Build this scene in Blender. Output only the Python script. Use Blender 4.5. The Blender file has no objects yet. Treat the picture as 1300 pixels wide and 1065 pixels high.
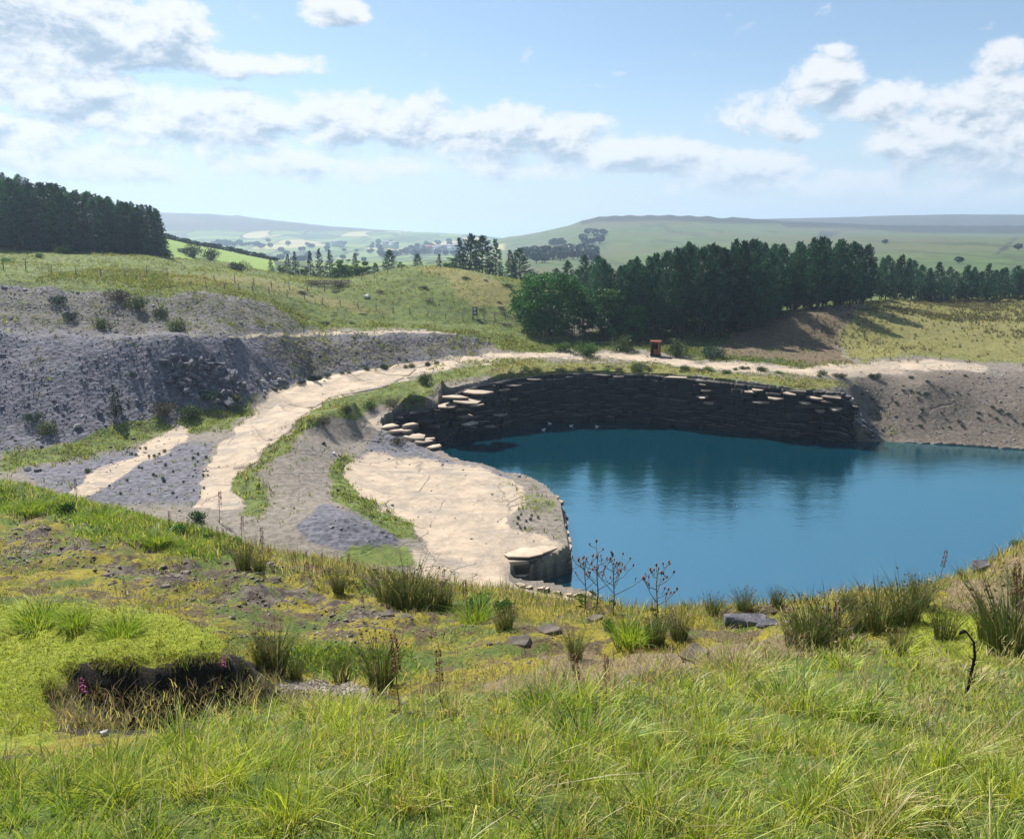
import bpy, bmesh, math, random
import numpy as np
from mathutils import Vector, Matrix, Euler

random.seed(7)
RNG = np.random.default_rng(11)
S = bpy.context.scene
COL = S.collection
R = math.radians

# ------------------------------------------------------------------ camera
EYE = np.array([0.0, 0.0, 28.0])
HAZE_DENSITY = 2.3e-4
HAZE_TOP = 150
PITCH = R(10.83)
FOC = 980.0            # focal length in photo pixels (photo 1300 wide)
CX, CY = 650.0, 487.5
cam = bpy.data.cameras.new("camera")
cam.sensor_fit = 'HORIZONTAL'
cam.sensor_width = 36.0
cam.lens = 36.0 * FOC / 1300.0
cam.shift_y = -45.0 / 1300.0
cam.clip_start = 0.05
cam.clip_end = 40000
camo = bpy.data.objects.new("camera", cam)
COL.objects.link(camo)
camo.location = EYE
camo.rotation_euler = (math.pi / 2 - PITCH, 0, 0)
S.camera = camo

# ------------------------------------------------------------------ sun, exposure
SUN_AZ, SUN_EL = R(-38), R(47)           # azimuth from +Y, negative = towards -X
sun = bpy.data.lights.new("sun", 'SUN')
sun.energy = 5.0
sun.angle = R(0.53)
sun.color = (1.0, 0.95, 0.87)
suno = bpy.data.objects.new("sun", sun)
COL.objects.link(suno)
sd = Vector((math.sin(SUN_AZ) * math.cos(SUN_EL), math.cos(SUN_AZ) * math.cos(SUN_EL), math.sin(SUN_EL)))
suno.rotation_euler = sd.to_track_quat('Z', 'Y').to_euler()
suno.location = (0, 0, 80)
S.view_settings.view_transform = 'Standard'
S.view_settings.look = 'None'
S.view_settings.exposure = 0.90
S.view_settings.gamma = 1.0
S.view_settings.use_curve_mapping = False
S.render.engine = 'CYCLES'
S.cycles.max_bounces = 6
S.cycles.transparent_max_bounces = 8
S.cycles.volume_bounces = 0

# ------------------------------------------------------------------ node helper
class NT:
    """small expression builder for shader nodes"""
    def __init__(s, tree):
        s.t = tree
    def n(s, kind, **kw):
        nd = s.t.nodes.new(kind)
        for k, v in kw.items():
            setattr(nd, k, v)
        return nd
    def put(s, sock, v):
        if isinstance(v, bpy.types.NodeSocket):
            s.t.links.new(v, sock)
        elif v is not None:
            if hasattr(sock, 'default_value'):
                try:
                    sock.default_value = v
                except Exception:
                    sock.default_value = tuple(v) + (1.0,)
    def m(s, op, a, b=None, c=None, clamp=False):
        nd = s.n('ShaderNodeMath', operation=op, use_clamp=clamp)
        s.put(nd.inputs[0], a)
        if b is not None: s.put(nd.inputs[1], b)
        if c is not None: s.put(nd.inputs[2], c)
        return nd.outputs[0]
    def add(s, a, b): return s.m('ADD', a, b)
    def sub(s, a, b): return s.m('SUBTRACT', a, b)
    def mul(s, a, b): return s.m('MULTIPLY', a, b)
    def sstep(s, v, lo, hi, a=0.0, b=1.0):
        nd = s.n('ShaderNodeMapRange', interpolation_type='SMOOTHSTEP')
        s.put(nd.inputs[0], v); s.put(nd.inputs[1], lo); s.put(nd.inputs[2], hi)
        s.put(nd.inputs[3], a); s.put(nd.inputs[4], b)
        return nd.outputs[0]
    def lin(s, v, lo, hi, a=0.0, b=1.0):
        nd = s.n('ShaderNodeMapRange')
        s.put(nd.inputs[0], v); s.put(nd.inputs[1], lo); s.put(nd.inputs[2], hi)
        s.put(nd.inputs[3], a); s.put(nd.inputs[4], b)
        return nd.outputs[0]
    def noise(s, vec, scale, detail=4, rough=0.55, dist=0.0, out=0):
        nd = s.n('ShaderNodeTexNoise')
        if vec is not None: s.put(nd.inputs['Vector'], vec)
        nd.inputs['Scale'].default_value = scale
        nd.inputs['Detail'].default_value = detail
        nd.inputs['Roughness'].default_value = rough
        nd.inputs['Distortion'].default_value = dist
        return nd.outputs[out]
    def voro(s, vec, scale, feature='F1', out='Distance', rnd=1.0):
        nd = s.n('ShaderNodeTexVoronoi', feature=feature)
        if vec is not None: s.put(nd.inputs['Vector'], vec)
        nd.inputs['Scale'].default_value = scale
        nd.inputs['Randomness'].default_value = rnd
        return nd.outputs[out]
    def mix(s, f, a, b, blend='MIX'):
        nd = s.n('ShaderNodeMix', data_type='RGBA', blend_type=blend)
        s.put(nd.inputs[0], f)
        s.put(nd.inputs[6], a if not isinstance(a, tuple) else a + (1.0,))
        s.put(nd.inputs[7], b if not isinstance(b, tuple) else b + (1.0,))
        return nd.outputs[2]
    def vmul(s, vec, sc):
        nd = s.n('ShaderNodeVectorMath', operation='MULTIPLY')
        s.put(nd.inputs[0], vec); nd.inputs[1].default_value = sc
        return nd.outputs[0]
    def vadd(s, vec, v):
        nd = s.n('ShaderNodeVectorMath', operation='ADD')
        s.put(nd.inputs[0], vec); s.put(nd.inputs[1], v)
        return nd.outputs[0]
    def sep(s, vec):
        nd = s.n('ShaderNodeSeparateXYZ'); s.put(nd.inputs[0], vec)
        return nd.outputs
    def comb(s, x, y, z):
        nd = s.n('ShaderNodeCombineXYZ')
        s.put(nd.inputs[0], x); s.put(nd.inputs[1], y); s.put(nd.inputs[2], z)
        return nd.outputs[0]
    def attr(s, name, out='Color'):
        nd = s.n('ShaderNodeAttribute', attribute_name=name)
        return nd.outputs[out]

# ------------------------------------------------------------------ sky with clouds
world = bpy.data.worlds.new("World")
S.world = world
world.use_nodes = True
wt = world.node_tree
wt.nodes.clear()
W = NT(wt)
sky = W.n('ShaderNodeTexSky', sky_type='NISHITA', sun_disc=False)
sky.sun_elevation = SUN_EL
sky.sun_rotation = SUN_AZ
sky.altitude = 350
sky.air_density = 1.0
sky.dust_density = 0.6
sky.ozone_density = 2.0
dirv = W.n('ShaderNodeTexCoord').outputs['Generated']
dx, dy, dz = W.sep(dirv)
elev = W.mul(W.m('ARCSINE', W.m('MINIMUM', W.m('MAXIMUM', dz, -1.0), 1.0)), 57.2958)
azim = W.mul(W.m('ARCTAN2', dx, dy), 57.2958)

def ang(px, py):
    d = np.array([(px - CX) / FOC, 1.0, -(py - CY) / FOC])
    c, s = math.cos(PITCH), math.sin(PITCH)
    v = np.array([d[0], c * d[1] + s * d[2], -s * d[1] + c * d[2]])
    return math.degrees(math.atan2(v[0], v[1])), math.degrees(math.atan2(v[2], math.hypot(v[0], v[1])))

# cloud banks: centre px, py and half width, height above, height below (in photo pixels), weight
BANKS = [
    (70, 22, 110, 48, 46, 1.0), (205, 52, 66, 44, 34, .95), (135, 66, 120, 50, 22, 1.05), (8, 42, 45, 22, 16, .7),
    (315, 84, 95, 16, 14, .45),
    (425, 16, 44, 30, 16, .85),
    (45, 118, 90, 40, 30, .80), (130, 130, 90, 34, 34, .78), (10, 165, 100, 40, 40, .55), (215, 140, 90, 34, 30, .78), (320, 160, 90, 36, 34, .82), (430, 150, 80, 34, 34, .78),
    (540, 160, 90, 34, 34, .85), (640, 172, 90, 34, 28, .85), (720, 178, 80, 30, 28, .85), (815, 200, 90, 26, 20, .95), (930, 222, 90, 34, 26, .85),
    (100, 205, 170, 30, 22, .45), (380, 208, 170, 24, 20, .50), (620, 216, 100, 20, 16, .45),
    (1045, 102, 50, 34, 34, .85), (1105, 132, 60, 24, 22, .75), (975, 136, 50, 22, 26, .62), (1000, 162, 46, 16, 16, .6),
    (1170, 178, 60, 34, 28, .80), (1250, 185, 90, 44, 44, .82), (1260, 122, 66, 22, 22, .62), (1270, 78, 30, 18, 12, .6),
    (1090, 240, 70, 20, 16, .66), (1210, 240, 70, 20, 22, .42), (1400, 200, 120, 50, 60, .9), (-120, 150, 120, 60, 60, .9), (-130, 40, 90, 60, 40, .8),
]
def cloud_field(az, el):
    best = None
    for (px, py, w, ht, hb, wt_) in BANKS:
        a, e = ang(px, py)
        w1 = w / FOC * 57.3 * 0.95; h1 = ht / FOC * 57.3 * 1.0; h2 = hb / FOC * 57.3 * 1.0
        u = W.mul(W.sub(az, a), 1.0 / w1)
        de = W.sub(el, e)
        v = W.m('MAXIMUM', W.mul(de, 1.0 / h1), W.mul(de, -1.0 / h2))
        r2 = W.add(W.mul(u, u), W.mul(v, v))
        g = W.mul(W.sub(1.0, W.m('MINIMUM', r2, 2.5)), wt_)
        best = g if best is None else W.m('SMOOTH_MAX', best, g, 0.25)
    return best
nv = W.comb(dx, dy, W.mul(dz, 1.7))
warp = W.noise(nv, 9.0, 3, .5, 0, 1)
nvw = W.vadd(nv, W.vmul(warp, (0.05, 0.05, 0.05)))
n1 = W.noise(nvw, 19.0, 9, .62)
up = W.vadd(nvw, (math.sin(SUN_AZ) * .010, 0.0, 0.022))
n2 = W.noise(up, 19.0, 9, .62)
blob0 = cloud_field(azim, elev)
belly = W.sub(cloud_field(azim, W.add(elev, 0.9)), blob0)
blob = blob0
# away from the banks, the same sky goes on with scattered fair weather cloud
gen = W.sub(W.mul(W.noise(W.vmul(nv, (1, 1, 1.3)), 3.2, 4, .5), 2.6), 1.95)
outside = W.m('MAXIMUM', W.sstep(W.m('ABSOLUTE', azim), 42, 52), W.sstep(elev, 17, 24))
blob = W.m('MAXIMUM', blob, W.add(W.mul(outside, 1.5), W.sub(gen, 1.5)))
dens = W.add(W.add(blob, 0.34), W.mul(W.sub(n1, 0.5), 3.2))
dens_up = W.add(W.add(blob, 0.34), W.mul(W.sub(n2, 0.5), 3.2))
mask = W.mul(W.sstep(dens, 0.10, 0.80), W.sstep(elev, 0.4, 3.0, 0.0, 1.0))
relief = W.mul(W.sub(dens, dens_up), 1.0)
lowside = W.sstep(W.add(W.add(W.mul(relief, -1.1), W.mul(W.sub(dens, 0.5), 0.5)), W.mul(W.m('MAXIMUM', W.m('MINIMUM', belly, 0.7), -0.5), 0.9)), -0.2, 0.85)
ccol = W.mix(lowside, (7.3, 7.45, 7.65), (3.0, 3.95, 5.0))
ccol = W.mix(W.sstep(elev, 0, 7), (5.2, 6.2, 7.2), ccol)
skycol = W.mix(1.0, sky.outputs[0], (0.96, 1.03, 1.04), 'MULTIPLY')
hazy = W.sstep(elev, -1.0, 13.0, 0.92, 0.12)
skycol = W.mix(hazy, skycol, (4.9, 6.0, 7.0))
fin = W.mix(W.mul(mask, 0.93), skycol, ccol)
bg = W.n('ShaderNodeBackground')
W.put(bg.inputs[0], fin)
bg.inputs[1].default_value = 0.069
wo = W.n('ShaderNodeOutputWorld')
wt.links.new(bg.outputs[0], wo.inputs[0])
world.cycles.sampling_method = 'MANUAL'
world.cycles.sample_map_resolution = 512

# ------------------------------------------------------------------ geometry helpers
cp, sp = math.cos(PITCH), math.sin(PITCH)
def ray(px, py):
    a = (px - CX) / FOC; b = -(py - CY) / FOC
    return np.array([a, cp + sp * b, -sp + cp * b])
def at(px, py, z=None, Y=None):
    """the point of the place seen in that direction, at a height z or at a distance Y"""
    d = ray(px, py)
    t = (z - EYE[2]) / d[2] if z is not None else Y / d[1]
    return EYE + d * t
def project(P):
    P = np.asarray(P, float) - EYE
    f = P[:, 1] * cp - P[:, 2] * sp
    u = P[:, 1] * sp + P[:, 2] * cp
    f = np.maximum(f, 1e-3)
    return CX + FOC * P[:, 0] / f, CY - FOC * u / f

def inpoly(x, y, poly):
    poly = np.asarray(poly, float)
    ins = np.zeros(x.shape, bool)
    j = len(poly) - 1
    for i in range(len(poly)):
        xi, yi = poly[i]; xj, yj = poly[j]
        c = ((yi > y) != (yj > y)) & (x < (xj - xi) * (y - yi) / (yj - yi + 1e-12) + xi)
        ins ^= c
        j = i
    return ins
def polydist(x, y, poly, closed=True):
    poly = np.asarray(poly, float)
    best = np.full(x.shape, 1e9)
    n = len(poly)
    for i in range(n if closed else n - 1):
        a = poly[i]; b = poly[(i + 1) % n]
        d = b - a
        t = np.clip(((x - a[0]) * d[0] + (y - a[1]) * d[1]) / (d @ d + 1e-12), 0, 1)
        best = np.minimum(best, np.hypot(x - a[0] - t * d[0], y - a[1] - t * d[1]))
    return best
def zone(px, py, poly, soft):
    """soft mask of a polygon: 1 inside, falling over `soft` outside and inside the edge"""
    d = polydist(px, py, poly)
    sgn = np.where(inpoly(px, py, poly), d, -d)
    return np.clip(0.5 + sgn / (2 * soft), 0, 1)

def _h(ix, iy, seed):
    n = (ix.astype(np.int64) * 374761393 + iy.astype(np.int64) * 668265263 + seed * 1442695041) & 0x7fffffff
    n = ((n ^ (n >> 13)) * 1274126177) & 0x7fffffff
    return ((n ^ (n >> 16)) & 0xffff) / 65535.0
def vn(x, y, seed=0):
    ix = np.floor(x); iy = np.floor(y)
    fx = x - ix; fy = y - iy
    fx = fx * fx * (3 - 2 * fx); fy = fy * fy * (3 - 2 * fy)
    a = _h(ix, iy, seed); b = _h(ix + 1, iy, seed); c = _h(ix, iy + 1, seed); d = _h(ix + 1, iy + 1, seed)
    return (a + (b - a) * fx) * (1 - fy) + (c + (d - c) * fx) * fy
def fbm(x, y, seed=0, octs=4, gain=.5):
    s = 0; a = 1; t = 0
    for o in range(octs):
        s = s + a * (vn(x * 2 ** o + 17.3 * o, y * 2 ** o - 9.1 * o, seed + o) - .5)
        t += a; a *= gain
    return s / t * 2

class RBF:
    def __init__(s, P, z, smooth=0.0):
        s.P = np.asarray(P, float); n = len(z)
        A = np.linalg.norm(s.P[:, None] - s.P[None], axis=2)
        M = np.zeros((n + 3, n + 3))
        M[:n, :n] = -A + np.eye(n) * (-smooth if smooth else 0) * -1
        M[:n, n] = 1; M[:n, n + 1:] = s.P
        M[n, :n] = 1; M[n + 1:, :n] = s.P.T
        s.w = np.linalg.lstsq(M, np.concatenate([z, np.zeros(3)]), rcond=None)[0]
    def __call__(s, X, Y):
        X = np.asarray(X, float).ravel(); Y = np.asarray(Y, float).ravel()
        out = np.empty(X.shape)
        n = len(s.P)
        P32 = s.P.astype(np.float32); w32 = s.w[:n].astype(np.float32)
        for k in range(0, len(X), 20000):
            x = X[k:k + 20000].astype(np.float32); y = Y[k:k + 20000].astype(np.float32)
            d = np.sqrt((x[:, None] - P32[None, :, 0]) ** 2 + (y[:, None] - P32[None, :, 1]) ** 2)
            out[k:k + 20000] = -(d @ w32) + s.w[n] + s.w[n + 1] * x + s.w[n + 2] * y
        return out

def mk(name, V, F, mat=None, parent=None, smooth=False, cols=None, link=True):
    """one mesh object from numpy arrays; F (n,3) or (n,4)"""
    V = np.asarray(V, np.float32); F = np.asarray(F, np.int32)
    me = bpy.data.meshes.new(name)
    me.vertices.add(len(V)); me.vertices.foreach_set('co', V.ravel())
    k = F.shape[1]
    me.loops.add(F.size); me.loops.foreach_set('vertex_index', F.ravel())
    me.polygons.add(len(F))
    me.polygons.foreach_set('loop_start', np.arange(len(F), dtype=np.int32) * k)
    me.polygons.foreach_set('loop_total', np.full(len(F), k, np.int32))
    if smooth:
        me.polygons.foreach_set('use_smooth', np.ones(len(F), bool))
    for nm, c in (cols or {}).items():
        c = np.asarray(c, np.float32)
        if c.shape[1] == 3:
            c = np.hstack([c, np.ones((len(c), 1), np.float32)])
        me.attributes.new(nm, 'FLOAT_COLOR', 'POINT').data.foreach_set('color', c.ravel())
    me.update(calc_edges=True)
    if mat: me.materials.append(mat)
    if not link: return me
    return ob(name, me, parent)
def ob(name, me, parent=None):
    o = bpy.data.objects.new(name, me)
    COL.objects.link(o)
    if parent: o.parent = parent
    return o
def tag(o, label=None, cat=None, group=None, kind=None):
    if label: o['label'] = label
    if cat: o['category'] = cat
    if group: o['group'] = group
    if kind: o['kind'] = kind
    return o
def empty(name, loc, label=None, cat=None, group=None, rz=0.0, sc=1.0):
    o = bpy.data.objects.new(name, None)
    o.empty_display_size = 0.3
    COL.objects.link(o)
    o.location = loc; o.rotation_euler = (0, 0, rz); o.scale = (sc, sc, sc)
    return tag(o, label, cat, group)

def material(name, rough=0.9):
    m = bpy.data.materials.new(name); m.use_nodes = True
    m.node_tree.nodes.clear()
    t = NT(m.node_tree)
    out = t.n('ShaderNodeOutputMaterial')
    b = t.n('ShaderNodeBsdfPrincipled')
    b.inputs['Roughness'].default_value = rough
    b.inputs['Specular IOR Level'].default_value = 0.25
    m.node_tree.links.new(b.outputs[0], out.inputs[0])
    return m, t, b, out
def bump(t, h, strength, dist):
    nd = t.n('ShaderNodeBump'); nd.inputs['Strength'].default_value = strength
    nd.inputs['Distance'].default_value = dist
    t.put(nd.inputs['Height'], h)
    return nd.outputs[0]

# ================================================================== ground
# ---- heights of the quarry, from surveyed points: (px, py, z) or with 'Y'
qz = [
 # shelf
 (440,610,3.0),(470,660,2.9),(520,700,2.6),(560,740,2.2),(600,720,2.3),(640,735,2.2),(715,690,2.3),(718,640,2.2),(665,605,2.2),(575,580,2.3),(545,565,2.5),
 (490,545,3.0),(600,650,2.3),(540,600,2.5),(450,560,3.2),(430,590,3.2),(660,660,2.3),(560,640,2.4),(500,620,2.6),
 (600,780,1.9),(700,790,1.2),(700,752,.9),(740,760,.8),(660,745,1.0),(400,720,3.2),(300,720,3.5),(300,660,3.8),(200,700,4),(100,680,4),(0,650,4),(0,720,4.2),(-120,640,4.2),
 (480,700,2.8),(380,690,3.5),
 # shale heap beside the shelf
 (440,655,4.3),(480,668,3.5),(500,688,2.7),(400,650,4.3),
 # ridge between track and shelf
 (320,590,4.9),(360,555,6.0),(400,527,6.9),(450,507,7.3),(520,491,8.0),(560,480,8.2),(620,467,8.3),
 (430,560,3.8),(455,537,4.0),(500,522,4.4),(480,534,3.9),(555,513,5.2),(560,500,5.7),(600,488,6.8),(380,600,4.4),(350,630,4.0),(420,545,4.9),(390,570,5.0),
 # track
 (250,640,3.7),(310,600,4.1),(340,560,4.7),(395,522,5.6),(440,502,6.1),(500,486,6.9),(550,471,7.5),(620,456,8.1),(700,452,8.1),(760,450,8.1),(830,455,8.1),(900,462,8.1),(1000,469,8.0),(1090,466,8),(1170,465,7.7),(1250,466,7.4),
 (60,620,3.9),(150,600,4.0),(220,560,4.3),(260,580,4.1),(290,545,4.6),(330,515,5.2),
 # foot of the spoil slope
 (-130,590,3.8),(0,578,4.0),(60,572,4.2),(100,560,4.4),(150,550,4.5),(200,543,4.6),(250,535,4.7),(300,526,4.9),(345,492,5.9),(400,480,6.3),(440,474,6.7),(480,468,7.1),(520,464,7.4),(560,459,7.7),(620,448,8.3),(660,446,8.4),(700,444,8.5),(760,440,8.6),
 # grass strip over the cliff
 (640,464,8.0),(700,460,8.0),(760,459,8.0),(830,464,8.0),(900,470,7.9),(980,479,7.7),(1040,484,7.4),
 (640,478,7.3),(700,472,7.6),(760,470,7.7),(830,473,7.6),(900,479,7.5),(980,489,7.2),(1040,493,7),(1068,491,7),
 # forest floor
 (760,435,8.6),(900,440,8.6),(820,440,8.5),(1000,452,8.3),(1050,458,8.1),(1090,463,8.0),
 # east bank
 (1070,472,7.7),(1130,476,7.0),(1240,473,7.2),(1300,475,7.0),(1420,480,7),(1180,486,6.8),(1090,490,6.4),(1110,560,0),(1200,566,0),(1300,572,0),(1450,585,0),(1100,525,2.6),(1150,520,3.4),(1240,520,3.6),(1300,515,4.4),(1420,525,4.4),(1200,545,1.4),(1300,552,1.3),(1120,545,1.1),
]
qY = [
 # top of the lower spoil slope, bench behind it
 (-140,420,100),(0,422,102),(80,424,104),(160,429,104),(230,426,106),(300,426,112),(345,425,122),(400,424,129),(450,424,130),(500,423,131),(560,422,135),(600,422,139),(650,428,141),(690,437,141),
 (-140,418,104),(0,420,105),(80,421,107),(160,426,108),(230,423,110),(300,423,116),(400,421,134),(500,420,136),(600,419,144),
 # upper slope
 (-140,350,116),(0,358,118),(60,365,119),(120,372,121),(200,378,124),(260,372,128),(340,384,134),(372,405,139),
 (60,395,112),(90,410,109),(160,385,117),(190,410,112),(260,400,120),
 # rough grass above
 (-140,320,150),(0,335,150),(100,335,150),(200,340,150),(-140,308,175),(0,322,175),(100,322,175),(200,327,175),(300,352,150),(300,335,190),(400,362,160),(400,392,145),(400,352,200),
 (350,375,145),(470,353,165),(500,342,172),(540,338,175),(600,345,172),(650,366,165),(500,396,148),(600,411,148),(500,372,155),(600,382,155),(660,402,152),(440,382,150),(560,356,166),(690,425,150),(480,410,143),
 (430,358,170),(430,354,195),(350,356,182),(400,359,178),(380,352,200),
 # embankment and field on the right
 (900,424,150),(800,427,152),(760,428,150),(950,432,143),(1010,402,148),(1060,395,150),(1100,387,160),(1050,443,139),(1025,430,142),(985,412,149),(960,432,144),(1100,432,140),(1200,430,140),(1300,430,140),(1450,430,140),(1200,402,165),(1300,402,165),(1200,386,190),(1300,381,195),(1450,380,195),(1130,381,180),(1150,450,129),(1300,455,128),(1220,455,128),
]
P = [at(a, b, z=c) for a, b, c in qz] + [at(a, b, Y=c) for a, b, c in qY]
P += [np.array(p, float) for p in [(-20, 215, 15), (0, 212, 13.0), (20, 212, 12), (50, 212, 9), (90, 215, 10.5), (130, 215, 11.5), (-45, 213, 14.6), (-80, 213, 20.3),
      (-110, 212, 24.5), (-145, 212, 27), (10, 175, 16), (25, 180, 10), (50, 180, 9), (70, 185, 10), (-15, 195, 18.5)]]
P = np.array(P)
quarry_rbf = RBF(P[:, :2], P[:, 2])

# ---- the flooded pit: its rim, walked round (px, py, z)
PIT = [(490,545,3.0),(520,553,2.8),(545,565,2.5),(560,572,2.4),(575,580,2.3),(598,586,2.3),(620,592,2.3),(642,600,2.2),(660,603,2.2),(678,608,2.2),(690,615,2.2),(708,630,2.2),(713,640,2.2),(716,650,2.2),(718,670,2.25),(721,691,2.3),
 (708,696,2.3),(693,701,2.3),(667,705,2.3),(652,703,2.3),(648,715,2.2),(652,730,1.4),(663,742,.6),(690,746,.5),(735,754,.5),(765,770,.3),(850,788,.2),(1000,780,.2),(1150,765,.2),(1300,735,.2),
 (1500,690,.2),(1600,600,0),(1450,584,0),(1300,571,0),(1200,565,0),(1110,560,0),(1088,557,.3),(1084,520,4.2),(1072,496,7),
 (1040,493,7),(1010,492,7.1),(980,489,7.2),(940,484,7.3),(900,479,7.5),(865,477,7.5),(830,473,7.6),(795,472,7.6),(760,470,7.7),(730,471,7.7),(700,472,7.6),(670,475,7.4),(640,478,7.2),(618,484,7.0),(600,487,6.8),(575,495,6.2),(562,503,5.6),(556,513,5.2),(530,517,4.7),(505,523,4.3),(487,533,3.7),(480,540,3.3)]
PITW = np.array([at(*p[:2], z=p[2]) for p in PIT])
def pit_signed(x, y):
    d = polydist(x, y, PITW[:, :2])
    return np.where(inpoly(x, y, PITW[:, :2]), d, -d)

# ---- zones of the ground as drawn on the photograph's own pixels, carried to the vertices
ROAD = [(245,642),(262,600),(285,560),(328,520),(350,496),(380,483),(430,475),(500,466),(560,456),(620,449),(700,446),(760,447),(830,452),(900,460),(1000,468),(1090,461),(1160,457),(1250,462),(1250,470),(1160,471),(1100,478),(1000,475),(900,469),(830,460),(760,456),(700,455),(640,458),(580,466),(520,477),(500,488),(470,495),(420,506),(390,527),(350,562),(318,592),(298,620),(312,640),(285,646)]
BRANCH = [(85,625),(120,600),(165,580),(190,560),(205,540),(222,533),(240,546),(238,562),(200,577),(165,597),(130,622),(100,637)]
SHELF_TAN = [(430,604),(446,582),(470,574),(540,583),(600,592),(652,612),(668,640),(640,655),(650,672),(690,680),(715,690),(700,700),(655,702),(648,737),(600,732),(545,700),(520,668),(480,652),(442,625)]
SHELF_NEAR = [(520,695),(600,720),(645,735),(660,745),(735,754),(765,775),(700,800),(600,780),(540,740)]
BENCHLINE = [(285,427),(400,422.5),(500,420.5),(600,419.5),(650,424),(600,424),(500,424.5),(400,427),(300,430)]
BENCH = [(575,490),(600,483),(625,486),(600,492),(578,503),(560,518),(505,527),(480,545),(462,537),(500,520),(545,508)]
SHELF_ALL = [(425,600),(450,562),(462,535),(500,520),(560,500),(600,482),(620,486),(556,518),(482,542),(575,582),(690,616),(722,650),(726,692),(652,706),(660,748),(770,775),(700,810),(540,760),(520,690),(470,660),(440,630)]
RIDGE = [(318,604),(345,566),(390,528),(410,508),(470,497),(510,484),(540,475),(600,465),(640,460),(615,478),(560,486),(548,500),(480,514),(455,532),(420,530),(385,548),(350,584)]
SHELF_GREEN = [(415,600),(430,575),(446,580),(436,605),(480,648),(520,664),(530,684),(505,684),(470,664),(425,635)]
FLOOR_G1 = [(0,575),(60,571),(130,547),(170,530),(212,524),(215,540),(180,562),(110,582),(40,592),(0,602)]
FLOOR_G2 = [(222,526),(310,514),(330,500),(322,520),(292,546),(240,548)]
FLOOR_G3 = [(300,600),(322,592),(345,640),(330,660),(300,655),(310,640),(296,622)]
FLOOR_G4 = [(440,690),(520,690),(540,720),(480,720),(420,712)]
SHELF_MOSS = [(628,612),(650,618),(700,628),(712,645),(690,652),(664,652),(645,630)]
STRIP = [(590,476),(620,465),(660,459),(760,458),(830,462),(900,470),(980,477),(1060,480),(1075,492),(1000,494),(900,482),(830,477),(700,476),(640,482)]
MOUND = [(240,338),(330,345),(480,345),(540,334),(660,360),(665,405),(730,438),(690,446),(640,444),(600,425),(560,419),(385,417),(368,400),(330,380),(250,366),(210,378),(120,372),(60,364),(-200,350),(-200,300),(0,318),(200,318)]
STRAW = [(520,340),(548,334),(600,344),(655,368),(650,395),(600,388),(565,358)]
STRAW2 = [(200,345),(330,350),(470,385),(520,400),(420,395),(330,368),(220,360)]
FIELD = [(1088,390),(1130,380),(1300,374),(1600,374),(1600,465),(1300,462),(1150,454),(1092,462),(1050,437),(1020,402)]
BANKEARTH = [(985,400),(1040,390),(1085,394),(1066,418),(1060,440),(1085,464),(1040,464),(960,455),(900,448),(930,425)]
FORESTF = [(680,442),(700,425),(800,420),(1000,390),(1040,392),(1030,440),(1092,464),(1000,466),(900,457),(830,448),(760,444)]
SPOIL = [(-200,415),(0,422),(160,428),(300,425),(600,423),(640,432),(600,450),(560,458),(480,467),(400,479),(345,493),(300,524),(200,541),(130,548),(60,571),(0,577),(-200,592)]
SPOIL_UP = [(-200,345),(0,358),(60,364),(120,371),(200,377),(260,370),(340,382),(372,404),(400,421),(300,424),(160,427),(0,421),(-200,414)]
SPOIL_DARK = [(205,470),(225,450),(270,455),(300,475),(315,500),(300,518),(250,508),(212,495)]
SPOIL_BROWN = [(330,424),(640,424),(640,440),(560,458),(480,467),(400,479),(340,460)]
FLOOR_GREY = [(20,600),(100,585),(180,565),(275,560),(262,600),(248,640),(120,645),(60,620)]
HEAP = [(395,690),(375,665),(410,640),(445,652),(480,662),(512,688),(500,698),(440,700)]
EAST = [(1078,478),(1130,474),(1300,470),(1600,470),(1600,600),(1300,573),(1090,560)]
SHELF_GREY = [(470,560),(482,542),(575,582),(655,605),(640,612),(600,597),(540,586),(470,575),(450,585),(440,600),(430,595)]

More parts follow.
